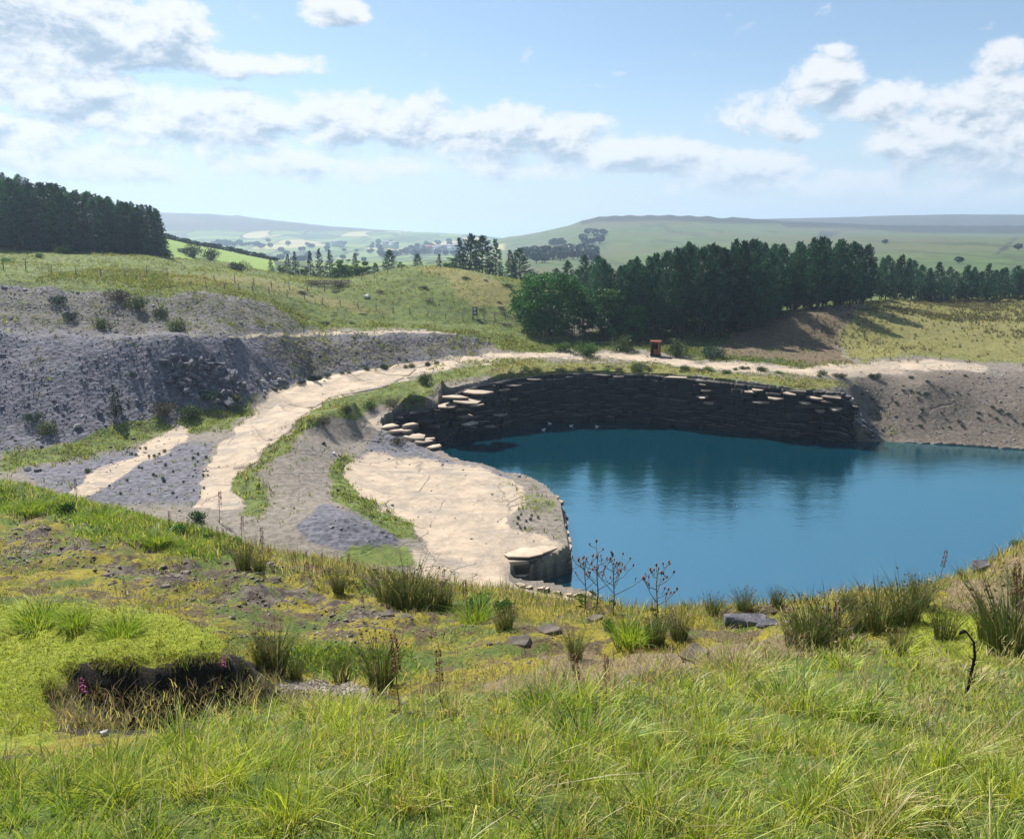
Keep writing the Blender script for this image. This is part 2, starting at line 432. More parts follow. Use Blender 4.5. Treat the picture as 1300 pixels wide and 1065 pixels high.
def quarry_zones(px, py, x=None, y=None):
    z = {}
    if x is not None:
        px = px + fbm(x * .30, y * .30, 91, 4, .6) * 13; py = py + fbm(x * .30 + 40, y * .30, 92, 4, .6) * 6
    z['sand'] = np.maximum.reduce([zone(px, py, ROAD, 3), zone(px, py, BRANCH, 4), zone(px, py, SHELF_TAN, 8), zone(px, py, SHELF_NEAR, 10), zone(px, py, BENCH, 3), .85 * zone(px, py, BENCHLINE, 1.5)])
    z['grass'] = np.maximum.reduce([zone(px, py, RIDGE, 6), zone(px, py, SHELF_GREEN, 6), zone(px, py, FLOOR_G1, 8), zone(px, py, FLOOR_G2, 7), .8 * zone(px, py, FLOOR_G3, 7), .75 * zone(px, py, FLOOR_G4, 8), .5 * zone(px, py, SHELF_MOSS, 8), .7 * zone(px, py, STRIP, 4), zone(px, py, MOUND, 4), .7 * zone(px, py, FIELD, 4), zone(px, py, FORESTF, 3), .40 * zone(px, py, SPOIL_UP, 10), .3 * zone(px, py, SPOIL_BROWN, 10)])
    z['grass'] = z['grass'] * (1 - .92 * zone(px, py, BANKEARTH, 5))
    if y is not None: z['grass'] = np.maximum(z['grass'], np.clip((y - 158) / 6, 0, 1))
    z['shale'] = np.maximum.reduce([zone(px, py, SPOIL, 4), zone(px, py, SPOIL_UP, 4), .9 * zone(px, py, FLOOR_GREY, 12), zone(px, py, HEAP, 6), .6 * zone(px, py, EAST, 8), .75 * zone(px, py, SHELF_GREY, 8)])
    z['straw'] = np.maximum.reduce([zone(px, py, STRAW, 8), .8 * zone(px, py, STRAW2, 8), .9 * zone(px, py, FIELD, 8), .7 * zone(px, py, STRIP, 5), .5 * zone(px, py, RIDGE, 10)])
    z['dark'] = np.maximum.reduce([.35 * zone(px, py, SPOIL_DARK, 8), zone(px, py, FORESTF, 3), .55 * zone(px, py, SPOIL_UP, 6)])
    z['brown'] = np.maximum.reduce([.8 * zone(px, py, SPOIL_BROWN, 14), .8 * zone(px, py, EAST, 8), zone(px, py, BANKEARTH, 4), .7 * zone(px, py, SPOIL_UP, 6), .6 * zone(px, py, STRIP, 5)])
    return z

def quarry_height(x, y, full=True):
    h = quarry_rbf(x, y)
    sgn = pit_signed(x, y)
    px, py = project(np.c_[x, y, h])
    zz = quarry_zones(px, py, x, y)
    sp_ = np.maximum(zone(px, py, SPOIL, 10), zone(px, py, SPOIL_UP, 8)); rough = np.clip(zz['grass'] * .5 + sp_, 0, 1)
    calm = np.clip(1 - zz['sand'] * .85, 0.1, 1)
    # the slopes are gullied, the grass is hummocky, the rock is nearly flat
    h = h + calm * (fbm(x * .16, y * .16, 3, 3) * .22 * (1 + 1.1 * rough) + fbm(x * .55, y * .55, 5, 4, .6) * .16 * (.5 + 1.4 * rough) * (1 - .45 * sp_))
    gul = np.abs(fbm(x * .22 + .1 * y, y * .05, 21, 3)) * sp_
    h = h - gul * 1.1 + sp_ * .25
    # bedding steps of the bare rock
    st = zone(px, py, SHELF_TAN, 14)
    bs = fbm(x * .085 + 3 + fbm(x * .4, y * .4, 13, 3) * .10, y * .12, 8, 3) * 6
    fr_ = bs - np.floor(bs)
    h = h + st * ((np.floor(bs) + np.clip(fr_ * 6, 0, 1)) / 6) * .34 + st * fbm(x * 1.1, y * 1.1, 14, 3) * .05
    rd = zone(px, py, ROAD, 5)
    h = h + rd * fbm(x * .9, y * .9, 15, 4, .6) * .09
    near = np.maximum(0, 1.2 - np.abs(sgn)) / 1.2
    h0 = h
    jag = fbm(x * .35, y * .35, 9, 3) * .35
    t = np.clip((sgn + jag * .8 - .1) / .7, 0, 1)
    h = h0 * (1 - t) + np.minimum(h0, -5.0) * t
    return h, px, py, zz, sgn, t

gx = np.r_[np.arange(-150, -48, .8), np.arange(-48, 47, .29), np.arange(47, 150.1, .8)]; gy = np.r_[np.arange(43, 50, .7), np.arange(50, 142, .31), np.arange(142, 216, .8)]
GX, GY = np.meshgrid(gx, gy)
gh, gpx, gpy, gzz, gsgn, gt = quarry_height(GX.ravel(), GY.ravel())
QV = np.c_[GX.ravel(), GY.ravel(), gh]
nx_, ny_ = len(gx), len(gy)
ii = (np.arange(ny_ - 1)[:, None] * nx_ + np.arange(nx_ - 1)[None]).ravel()
QF = np.c_[ii, ii + 1, ii + nx_ + 1, ii + nx_]
qca = np.c_[gzz['sand'], gzz['grass'], gzz['shale']]
rock = np.clip(gt * 2, 0, 1) * (gt < .999) 
slope_drop = np.clip((gsgn + .9) / .6, 0, 1)
qcb = np.c_[gzz['straw'], gzz['dark'], gzz['brown']]

def _cell(v, g):
    v = np.clip(np.asarray(v, float), g[0], g[-1] - 1e-6)
    i = np.clip(np.searchsorted(g, v, side='right') - 1, 0, len(g) - 2)
    return i, (v - g[i]) / (g[i + 1] - g[i])
def q_at(x, y):
    """ground height of the quarry by bilinear lookup"""
    i, u = _cell(x, gx); j, v = _cell(y, gy)
    G = gh.reshape(ny_, nx_)
    return (G[j, i] * (1 - u) + G[j, i + 1] * u) * (1 - v) + (G[j + 1, i] * (1 - u) + G[j + 1, i + 1] * u) * v
def q_zone(name, x, y):
    i, u = _cell(x, gx); j, v = _cell(y, gy)
    return gzz[name].reshape(ny_, nx_)[j, i]

# ---- ground material of the quarry
def quarry_material():
    m, t, b, out = material("quarry_ground", .95)
    co = t.n('ShaderNodeTexCoord').outputs['Object']
    za = t.sep(t.attr('za')); zb = t.sep(t.attr('zb'))
    nb = t.noise(co, .35, 5, .6); nm = t.noise(co, 1.6, 6, .65); nf = t.noise(co, 7.0, 6, .7)
    vor = t.voro(co, 1.6); vorf = t.voro(co, 4.0)
    def w(sock, k=.7, nz=None, lo=.38, hi=.62):
        e = t.add(sock, t.mul(t.sub(nz if nz is not None else nm, .5), k))
        return t.sstep(e, lo, hi)
    # loose gravel and earth
    col = t.mix(t.sstep(nm, .3, .7), (.12, .105, .085), (.235, .20, .165))
    col = t.mix(t.sstep(nf, .5, .75), col, (.32, .29, .26))
    # shale
    sh = t.mix(t.sstep(nm, .28, .72), (.076, .074, .088), (.18, .174, .20))
    sh = t.mix(t.sstep(vor, .0, .55), (.055, .055, .068), sh)
    sh = t.mix(t.sstep(nf, .55, .8), sh, (.27, .265, .295))
    br = t.mix(t.sstep(nm, .3, .7), (.065, .055, .047), (.165, .14, .12))
    sh = t.mix(t.mul(w(zb[2], .9, nb, .3, .8), .75), sh, br)
    col = t.mix(w(za[2], 1.1, None, .34, .66), col, sh)
    ear = t.mix(t.sstep(nm, .3, .7), (.08, .06, .035), (.17, .125, .075))  # bare earth, darkened to put the bank's shade into its colour
    col = t.mix(t.mul(w(zb[2], .9, nb, .35, .75), t.m('SUBTRACT', 1.0, za[2], clamp=True)), col, ear)
    # bare tan sandstone with joints and wet dust
    sd_ = t.mix(t.sstep(nb, .35, .68), (.30, .245, .19), (.46, .36, .26))
    sd_ = t.mix(t.mul(t.sstep(nm, .42, .75), .6), sd_, (.53, .43, .32))
    sd_ = t.mix(t.mul(t.sstep(nf, .55, .75), .35), sd_, (.24, .20, .16))
    wco = t.vadd(co, t.vmul(t.noise(co, .5, 4, .6, 0, 1), (1.8, 1.8, 0)))
    ed = t.voro(t.vmul(wco, (1, 1, .2)), .16, 'DISTANCE_TO_EDGE', 'Distance')
    crack = t.mul(t.sstep(ed, .0, .022, 1.0, 0.0), t.sstep(t.noise(co, .22, 3), .45, .55))
    ed2 = t.voro(t.vmul(wco, (.6, 1.5, .2)), .55, 'DISTANCE_TO_EDGE', 'Distance')
    crack2 = t.mul(t.sstep(ed2, .0, .03, .7, 0.0), t.sstep(t.noise(co, .12, 3), .5, .6))
    crack = t.m('MAXIMUM', crack, crack2)
    sd_ = t.mix(t.mul(crack, .65), sd_, (.16, .14, .11))
    dust = t.noise(t.vmul(co, (.6, 1.6, 1)), .22, 4, .55)
    sd_ = t.mix(t.mul(t.sstep(dust, .52, .68), .7), sd_, (.25, .225, .20))
    sm = w(za[0], .95, t.noise(co, .9, 5, .7))
    col = t.mix(sm, col, sd_)
    # turf, straw and moss
    gr = t.mix(t.sstep(nm, .3, .7), (.065, .10, .020), (.16, .19, .042))
    gr = t.mix(t.sstep(t.noise(co, .8, 4, .6), .5, .68), gr, (.05, .06, .025))
    stc = t.mix(t.sstep(nm, .3, .7), (.13, .13, .038), (.22, .195, .068))
    gr = t.mix(w(zb[0], .9, nb, .35, .8), gr, stc)
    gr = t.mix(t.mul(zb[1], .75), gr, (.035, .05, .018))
    col = t.mix(w(za[1], 1.0), col, gr)
    # fresh quarried face
    nrm = t.n('ShaderNodeNewGeometry').outputs['True Normal']
    nz = t.sep(nrm)[2]
    px_ = t.attr('cliff', 'Fac')
    bed = t.noise(t.vmul(co, (.15, .15, 2.2)), 1.5, 4, .6)
    rc = t.mix(t.sstep(bed, .35, .65), (.03, .028, .028), (.075, .066, .06))
    col = t.mix(px_, col, rc)
    t.put(b.inputs['Base Color'], col)
    hh = t.add(t.mul(nm, .7), t.add(t.mul(nf, .35), t.add(t.mul(crack, -.5), t.mul(vor, t.mul(za[2], .8)))))
    t.put(b.inputs['Normal'], bump(t, hh, .6, .30))
    return m
M_quarry = quarry_material()

cl = np.clip((gsgn + .45) / .35, 0, 1) * (QV[:, 2] < 8.5) * np.clip((gh < quarry_rbf(GX.ravel(), GY.ravel()) - .5) * 1.0, 0, 1)
def sub_mesh(name, keep, kind='structure', mat=M_quarry):
    F = QF[keep]
    used = np.unique(F)
    remap = np.full(len(QV), -1, np.int64); remap[used] = np.arange(len(used))
    o = mk(name, QV[used], remap[F], mat, smooth=True, cols={'za': qca[used], 'zb': qcb[used], 'cliff': np.repeat(cl[used][:, None], 3, 1)})
    return tag(o, kind=kind)
fc = QF
fpx, fpy = gpx[fc].mean(1), gpy[fc].mean(1)
fs = gsgn[fc].max(1)
visible = ~((QV[fc][:, :, 2].max(1) < -4.5) & (gsgn[fc].min(1) > 6))
steep = (QV[fc][:, :, 2].max(1) - QV[fc][:, :, 2].min(1) > .55) & (fs > -1)
left = visible & ~steep
cliff_ground = steep & visible
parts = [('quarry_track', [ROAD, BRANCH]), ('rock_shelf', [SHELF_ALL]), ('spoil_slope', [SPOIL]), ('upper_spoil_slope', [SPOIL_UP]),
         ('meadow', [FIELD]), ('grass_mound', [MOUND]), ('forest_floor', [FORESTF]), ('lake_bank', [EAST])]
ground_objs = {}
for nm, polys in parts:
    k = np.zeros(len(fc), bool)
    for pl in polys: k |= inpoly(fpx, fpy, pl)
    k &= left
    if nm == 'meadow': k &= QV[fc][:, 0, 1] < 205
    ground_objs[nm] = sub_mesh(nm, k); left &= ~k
ground_objs['quarry_floor'] = sub_mesh('quarry_floor', left)
cliff_o = sub_mesh('quarry_cliff', cliff_ground)

# ================================================================== near hillside
def sy(px, py, Y):
    p = at(px, py, Y=Y); return p[0] / Y, math.log(Y), p[2]
nA = [
 (-100,1065,1.75),(0,1065,1.75),(325,1065,1.75),(650,1065,1.75),(975,1065,1.75),(1300,1065,1.75),(1400,1065,1.75),
 (-100,985,2.4),(0,985,2.4),(325,985,2.4),(650,975,2.4),(975,975,2.4),(1300,975,2.4),(1400,975,2.4),
 (-100,945,4),(0,945,4),(100,938,4.2),(200,925,4.6),(300,908,5),(450,897,5.2),(650,892,5),(800,872,5.5),(1000,852,6),(1150,855,6),(1300,855,6),(1400,850,6),
 # mossy overhang: lip, then foot
 (40,880,7.0),(70,858,7.6),(95,838,8.0),(150,836,8.2),(200,838,8.3),(235,830,8.5),(290,828,8.7),(312,842,9.0),
 (75,915,7.3),(100,930,7.55),(150,930,7.75),(200,928,7.85),(240,920,8.05),(290,908,8.35),(318,892,8.75),(345,872,9.4),
 (-100,765,12),(0,765,12),(100,770,11.5),(200,790,10.5),(265,808,9.7),(150,812,9.4),(60,820,9.2),(0,830,8.5),(0,900,6),(-100,900,6),(210,815,9.2),
 (0,756,16),(150,768,15),(300,805,12.6),(330,840,10.6),(220,785,13.2),
 (-120,690,22),(-120,600,36),(0,700,22),(0,650,28),(0,614,34),(50,622,34),(100,690,22),(100,637,33),(150,652,32),(200,715,20),(200,667,31),(250,680,30),(300,740,18),(300,692,29),(350,705,28),(400,770,16),(400,717,27),(440,726,26),(500,790,14),(480,736,25),(540,744,23.5),(600,800,13.5),(600,753,22),(660,762,20),
 (700,812,12),(720,769,18),(770,775,17),(800,812,11.5),(820,778,16.5),(900,802,11.5),(900,774,15.5),(950,770,15),(1000,792,11),(1000,766,14.5),(1050,762,14),(1100,782,10.5),(1100,755,14),(1150,748,14),(1200,800,8.5),(1230,774,8.8),(1280,792,8.5),(1180,830,7.6),(1260,835,7.4),(1200,740,14),(1250,717,14.5),(1300,692,15),(1300,742,11),(1420,640,16),(1420,740,11),(1150,805,9.2),
 (350,872,10),(420,876,9.5),(480,866,9.3),(540,862,9.2),(600,862,9),(700,842,9.5),(780,840,9.0),(850,836,8.5),(420,835,11),(380,820,12),(550,835,10.8),(640,825,11.2),
]
A = [sy(*p) for p in nA]
lips = [(-120,600,36),(0,614,34),(50,622,34),(100,637,33),(150,652,32),(200,667,31),(250,680,30),(300,692,29),(350,705,28),(400,717,27),(440,726,26),(480,736,25),(540,744,23.5),(600,753,22),(660,762,20),(720,769,18),(770,775,17),(820,778,16.5),(900,774,15.5),(950,770,15),(1000,766,14.5),(1050,762,14),(1100,755,14),(1150,748,14),(1200,740,14),(1250,717,14.5),(1300,692,15),(1420,640,16)]
for (px, py, Y) in lips:
    s0, l0, z0 = sy(px, py, Y)
    low = 1.0 if px < 600 else (-1.0 if px < 700 else -4.0)
    Y2 = Y + (z0 - low) / .88
    A.append((s0, math.log(Y + (Y2 - Y) * .12), z0 - (z0 - low) * .09))
    A.append((s0, math.log(Y + (Y2 - Y) * .5), z0 - (z0 - low) * .5))
    A.append((s0, math.log(Y2), low)); A.append((s0, math.log(max(62, Y2 * 1.2)), low - 2.5))
for s0 in (-.95, -.5, 0, .5, .95): A.append((s0, math.log(.7), 26.9))
A = np.array(A)
near_rbf = RBF(A[:, :2], A[:, 2])
ns, nl = 470, 430
OFF, UM, Y0N, Y1N = 4.0, 1.12, -2.5, 62.0     # fan of ground, wider than the view and reaching behind the viewer's feet
UU, TT = np.meshgrid(np.linspace(-UM, UM, ns), np.linspace(math.log(Y0N + OFF), math.log(Y1N + OFF), nl))
yy = np.exp(TT.ravel()) - OFF; xx = UU.ravel() * (yy + OFF)
yc_ = np.maximum(yy, 1.2)
ah0 = near_rbf(np.clip(xx / yc_, -1.08, 1.08), np.log(yc_)) + np.maximum(1.2 - yy, 0) * .12
apx, apy = project(np.c_[xx, yy, ah0])

A_GRASS = [(-300,985),(0,972),(100,955),(250,925),(350,895),(420,892),(500,896),(600,888),(700,868),(800,856),(900,842),(1000,822),(1100,818),(1160,834),(1220,860),(1300,805),(1600,780),(1600,1600),(-300,1600)]
A_PURPLE = [(640,850),(720,825),(800,830),(900,812),(1000,800),(1050,800),(1020,830),(900,850),(800,868),(700,885),(600,885)]
A_MOSS1 = [(-300,765),(0,765),(100,770),(200,785),(275,808),(296,828),(240,842),(200,848),(100,850),(70,870),(90,930),(0,955),(-300,960)]
A_MOSS2 = [(1140,790),(1180,772),(1225,766),(1290,775),(1300,830),(1250,850),(1180,835),(1120,820)]
A_LUSH = [(-300,600),(0,612),(100,632),(180,655),(250,675),(300,690),(280,712),(200,695),(100,680),(60,650),(0,660),(-300,660)]
A_RUBBLE = [(0,650),(60,655),(140,690),(260,715),(400,735),(520,765),(560,800),(500,810),(400,800),(300,780),(200,745),(80,720),(0,715)]
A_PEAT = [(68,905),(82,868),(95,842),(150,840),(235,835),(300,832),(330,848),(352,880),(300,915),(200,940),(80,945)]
A_PATH = [(340,880),(370,862),(450,865),(480,880),(420,888)]
A_RIGHTBROWN = [(1180,765),(1200,738),(1250,715),(1300,690),(1600,600),(1600,770),(1290,775)]
A_GREENDIP = [(355,830),(420,822),(520,830),(540,855),(440,862),(360,855)]
def near_zones(px, py, x=None, y=None):
    z = {}
    wx_ = 0 if x is None else fbm(x * 2.2, y * 2.2, 97, 4, .6)
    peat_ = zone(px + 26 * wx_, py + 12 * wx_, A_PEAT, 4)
    if x is not None:
        px = px + fbm(x * 1.3, y * 1.3, 93, 4, .6) * 34; py = py + fbm(x * 1.3 + 9, y * 1.3, 94, 4, .6) * 18
    z['grass'] = np.maximum.reduce([zone(px, py, A_GRASS, 10), zone(px, py, A_LUSH, 12), .9 * zone(px, py, A_GREENDIP, 10)])
    z['moss'] = np.maximum.reduce([zone(px, py, A_MOSS1, 6), zone(px, py, A_MOSS2, 8)])
    z['rubble'] = .62 * zone(px, py, A_RUBBLE, 30)
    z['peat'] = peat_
    z['path'] = zone(px, py, A_PATH, 8)
    z['purple'] = np.maximum(zone(px, py, A_PURPLE, 15), .8 * zone(px, py, A_RIGHTBROWN, 10))
    return z
azz = near_zones(apx, apy, xx, yy)
bk_ = np.clip((2.2 - yy) / .6, 0, 1)
azz = {k: v * (1 - bk_) for k, v in azz.items()}; azz['grass'] = np.maximum(azz['grass'], bk_)
tuf = np.clip(yy / 12, .10, 1.0) * (1 - .75 * azz['peat'])
tm = np.clip(azz['moss'], 0, 1)
ah = ah0 + tuf * (fbm(xx * .5, yy * .5, 31, 3) * .30 + fbm(xx * 1.7, yy * 1.7, 33, 3) * .16 + azz['rubble'] * fbm(xx * 1.8, yy * 1.8, 38, 4, .62) * .5) + fbm(xx * 5, yy * 5, 36, 3) * .035
ah += tm * (np.abs(fbm(xx * 2.4, yy * 2.4, 41, 3)) * -.16 + .05 + fbm(xx * 8, yy * 8, 44, 2) * .02) * (1 - azz['peat'])
NV = np.c_[xx, yy, ah]
ii = (np.arange(nl - 1)[:, None] * ns + np.arange(ns - 1)[None]).ravel()
NF = np.c_[ii, ii + 1, ii + ns + 1, ii + ns]
def n_at(x, y):
    x = np.asarray(x, float); y = np.asarray(y, float)
    yo = np.maximum(y + OFF, .5)
    fs_ = np.clip((x / yo + UM) / (2 * UM) * (ns - 1), 0, ns - 1.001)
    fl = np.clip((np.log(yo) - math.log(Y0N + OFF)) / (math.log(Y1N + OFF) - math.log(Y0N + OFF)) * (nl - 1), 0, nl - 1.001)
    i = fs_.astype(int); j = fl.astype(int); u = fs_ - i; v = fl - j
    G = ah.reshape(nl, ns)
    return (G[j, i] * (1 - u) + G[j, i + 1] * u) * (1 - v) + (G[j + 1, i] * (1 - u) + G[j + 1, i + 1] * u) * v

def hillside_material():
    m, t, b, out = material("hillside_ground", .95)
    co = t.n('ShaderNodeTexCoord').outputs['Object']
    za = t.sep(t.attr('za')); zb = t.sep(t.attr('zb'))
    nb = t.noise(co, .6, 5, .6); nm = t.noise(co, 3.2, 6, .65); nf = t.noise(co, 16, 6, .7); nff = t.noise(co, 60, 4, .7)
    def w(sock, k=.7, nz=None, lo=.38, hi=.62):
        return t.sstep(t.add(sock, t.mul(t.sub(nz if nz is not None else nm, .5), k)), lo, hi)
    mo = t.mix(t.sstep(nf, .3, .7), (.11, .095, .014), (.33, .27, .03))       # olive moss
    tu = t.mix(t.sstep(nf, .3, .7), (.045, .070, .014), (.12, .16, .03))
    stn = t.mix(t.sstep(nf, .3, .72), (.085, .070, .058), (.235, .195, .165))       # stony brown-grey
    col = t.mix(t.sstep(nb, .46, .58), mo, tu)
    col = t.mix(t.sstep(t.noise(co, 1.6, 5, .7), .49, .57), col, t.mix(t.sstep(nf, .3, .7), (.05, .036, .022), (.16, .12, .06)))
    rb = w(zb[0], 2.0, t.noise(co, .8, 6, .72), .42, .62)
    col = t.mix(rb, col, t.mix(t.sstep(nm, .4, .6), stn, (.06, .045, .034)))
    gr = t.mix(t.sstep(nm, .3, .7), (.05, .085, .014), (.12, .17, .03))
    col = t.mix(w(za[0], .5), col, gr)
    col = t.mix(t.mul(w(zb[2], .7), .8), col, t.mix(t.sstep(nf, .3, .7), (.13, .09, .06), (.27, .2, .13)))
    ms = t.mix(t.sstep(nf, .25, .7), (.105, .135, .014), (.30, .33, .03))
    ms = t.mix(t.sstep(nff, .5, .75), ms, (.38, .40, .05))
    ms = t.mix(t.sstep(nm, .52, .72), ms, (.12, .16, .02))
    col = t.mix(w(za[1], .35), col, ms)
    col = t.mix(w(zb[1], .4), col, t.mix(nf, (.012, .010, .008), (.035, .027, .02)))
    col = t.mix(w(za[2], .6), col, t.mix(t.sstep(nf, .4, .6), (.16, .13, .10), (.36, .32, .28)))
    t.put(b.inputs['Base Color'], col)
    t.put(b.inputs['Normal'], bump(t, t.add(t.mul(nm, .5), t.add(t.mul(nf, .5), t.mul(nff, .25))), .9, .10))
    return m
M_hill = hillside_material()
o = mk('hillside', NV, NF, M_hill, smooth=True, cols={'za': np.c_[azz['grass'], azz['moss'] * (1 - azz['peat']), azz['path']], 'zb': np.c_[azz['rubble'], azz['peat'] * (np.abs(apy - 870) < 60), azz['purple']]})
tag(o, kind='structure')

# ================================================================== far country
fY = [
 (-200,300,320),(-200,240,420),(0,262,360),(0,290,300),(100,290,270),(100,272,330),(180,312,215),(180,300,260),(210,303,420),(215,312,320),(345,331,420),(340,334,320),(280,317,370),(215,325,290),(340,345,290),(250,330,300),
 (430,344,330),(430,352,240),(520,340,330),(600,335,400),(520,345,240),
 (350,333,1300),(430,327,1500),(500,332,900),(450,313,2500),(350,312,2500),(450,304,4000),(560,322,2000),(560,330,900),(600,310,2600),(560,303,4000),(640,304,3400),(230,309,2400),(230,318,1200),(640,318,1400),(620,330,700),
 (0,262,5500),(100,266,5500),(215,270,5500),(260,271,5500),(300,273,5500),(360,281,5500),(430,288,5600),(480,292,5800),(530,296,6200),(600,299.5,7000),(215,303,3500),(300,302,3800),(400,302,4200),(0,300,3500),(300,290,4600),(400,297,4800),
 (650,300,2600),(680,296,2300),(700,291,2000),(725,285,1850),(740,279,1800),(760,274.5,1800),(800,273,1800),(850,272,1800),(900,273,1850),(930,275,1900),(985,280,2000),(1100,285,2000),(1200,285,1950),(1300,287,1900),(1500,287,1900),
 (740,285,1680),(760,283,1650),(850,281,1650),(930,284,1700),(1000,289,1700),(1300,296,1650),(740,298,1300),(850,302,1200),(1000,302,1100),(1150,302,1000),(1300,302,950),(1500,302,950),
 (850,330,600),(1000,335,500),(1150,335,450),(1300,345,400),(1500,345,400),(700,320,1000),(720,338,600),(680,310,1500),(1000,362,320),(1200,366,300),(1300,362,300),(850,350,400),(750,352,400),
 (985,281,3500),(1050,278,3800),(1100,275.5,4000),(1200,273,4000),(1300,274,4000),(1500,276,4000),(900,284,3300),
]
def along(pts, step=18):
    out = []
    for (a, b, c), (d, e, f_) in zip(pts[:-1], pts[1:]):
        n = max(1, int(abs(d - a) / step))
        out += [(a + (d - a) * i / n, b + (e - b) * i / n, c + (f_ - c) * i / n) for i in range(n)]
    return out + [pts[-1]]
fY += along([(650,299,2600),(680,296,2300),(700,291,2000),(725,285,1850),(740,279,1800),(760,274.5,1800),(800,273,1800),(850,272,1800),(900,273,1850),(930,275,1900),(985,280,2000),(1100,285,2000),(1200,285.5,1950),(1300,286,1900),(1420,287,1900)])
fY += along([(740,285,1680),(760,283,1660),(850,281.5,1650),(930,284,1680),(1000,289,1690),(1300,296,1650),(1420,297,1650)])
fY += along([(900,284,3300),(985,281,3500),(1050,278,3800),(1100,275.5,4000),(1200,273,4000),(1300,274,4000),(1420,275,4000)])
fY += along([(100,267,5500),(215,270,5500),(260,271.5,5500),(300,274,5500),(360,281,5500),(430,287.5,5600),(480,291.5,5800),(530,295.5,6200),(600,299,7000)])
far_Y = lambda Y: Y if Y < 1500 else 1500 * (Y / 1500) ** .55
Fp = [sy(a, b, far_Y(c)) for a, b, c in fY]
for s0 in np.linspace(-1.0, 1.0, 15):
    for L0, zz_ in ((4300, -10), (7000, -10), (11000, -12)): Fp.append((s0, math.log(L0), zz_))
for s0 in np.linspace(-.4, 1.0, 40): Fp.append((s0, math.log(far_Y(2700) if s0 > .05 else 3900), -5))
for s0 in np.linspace(-1.0, 1.0, 31):
    for Yb in (203, 212):
        X0 = s0 * Yb
        if abs(X0) < 148: Fp.append((s0, math.log(Yb), float(quarry_rbf([X0], [Yb])[0])))
        else: Fp.append((s0, math.log(Yb), 27.0 if X0 < 0 else 11.5))
Fp = np.array(Fp)
KL = .35
far_rbf = RBF(np.c_[Fp[:, 0], Fp[:, 1] * KL], Fp[:, 2])
n1s, n1l = 420, 210
SS, LL = np.meshgrid(np.linspace(-1.02, 1.02, n1s), np.linspace(math.log(205), math.log(11000), n1l))
fs_, fl_ = SS.ravel(), LL.ravel()
fy_ = np.exp(fl_); fx_ = fs_ * fy_
fh = far_rbf(fs_, fl_ * KL)
fade = np.clip((fy_ - 215) / 80, 0, 1)
fh = fh + fade * fbm(fs_ * 9, fl_ * 4, 51, 4) * np.clip(fy_ * .0012, 0, 3) * (1 - np.clip((fy_ - 1900) / 1500, 0, .8))
fh += fade * fbm(fs_ * 40, fl_ * 14, 55, 3) * np.clip(fy_ * .0006, 0, 1)
FV = np.c_[fx_, fy_, fh]
ii = (np.arange(n1l - 1)[:, None] * n1s + np.arange(n1s - 1)[None]).ravel()
FF = np.c_[ii, ii + 1, ii + n1s + 1, ii + n1s]
def f_at(x, y):
    x = np.asarray(x, float); y = np.asarray(y, float)
    a = np.clip((x / y + 1.02) / 2.04 * (n1s - 1), 0, n1s - 1.001)
    c = np.clip((np.log(y) - math.log(205)) / (math.log(11000) - math.log(205)) * (n1l - 1), 0, n1l - 1.001)
    i = a.astype(int); j = c.astype(int); u = a - i; v = c - j
    G = fh.reshape(n1l, n1s)
    return (G[j, i] * (1 - u) + G[j, i + 1] * u) * (1 - v) + (G[j + 1, i] * (1 - u) + G[j + 1, i + 1] * u) * v
def g_at(x, y):
    x = np.asarray(x, float); y = np.asarray(y, float)
    return np.where((y < 213) & (np.abs(x) < 149), q_at(x, y), f_at(x, np.maximum(y, 206)))

fpx_, fpy_ = project(FV)
F_FIELD = [(196,300),(215,300),(345,326),(350,338),(340,346),(270,330),(190,330)]
F_MOOR = [(640,303),(700,290),(740,278),(900,270),(1600,270),(1600,400),(700,400),(640,330)]
F_EDGE = [(735,276),(760,272),(930,273),(985,279),(1000,284),(930,284),(850,280),(760,282),(738,286)]
F_EDGE2 = [(985,280),(1100,283),(1300,285),(1500,285),(1500,298),(1300,297),(1160,296),(1080,290),(1000,289)]
F_GULLY = [(1040,292),(1062,293),(1085,288),(1060,302),(1040,312),(1010,322),(1030,306)]
F_GULLY2 = [(1288,298),(1300,296),(1280,318),(1255,332),(1265,318)]
F_RIDGE = [(980,281),(1100,274),(1300,272),(1500,272),(1500,285),(1300,285),(1100,283)]
zf = np.maximum(zone(fpx_, fpy_, F_FIELD, 3), 0)
zm = zone(fpx_, fpy_, F_MOOR, 3)
ze = np.maximum.reduce([zone(fpx_, fpy_, F_EDGE, 3), zone(fpx_, fpy_, F_EDGE2, 4), .66 * zone(fpx_, fpy_, F_GULLY, 4), .66 * zone(fpx_, fpy_, F_GULLY2, 4)])
zr = np.maximum(zone(fpx_, fpy_, F_RIDGE, 2) * (fy_ > 1950), (fy_ > 2350) * (fh > 45) * 1.0)
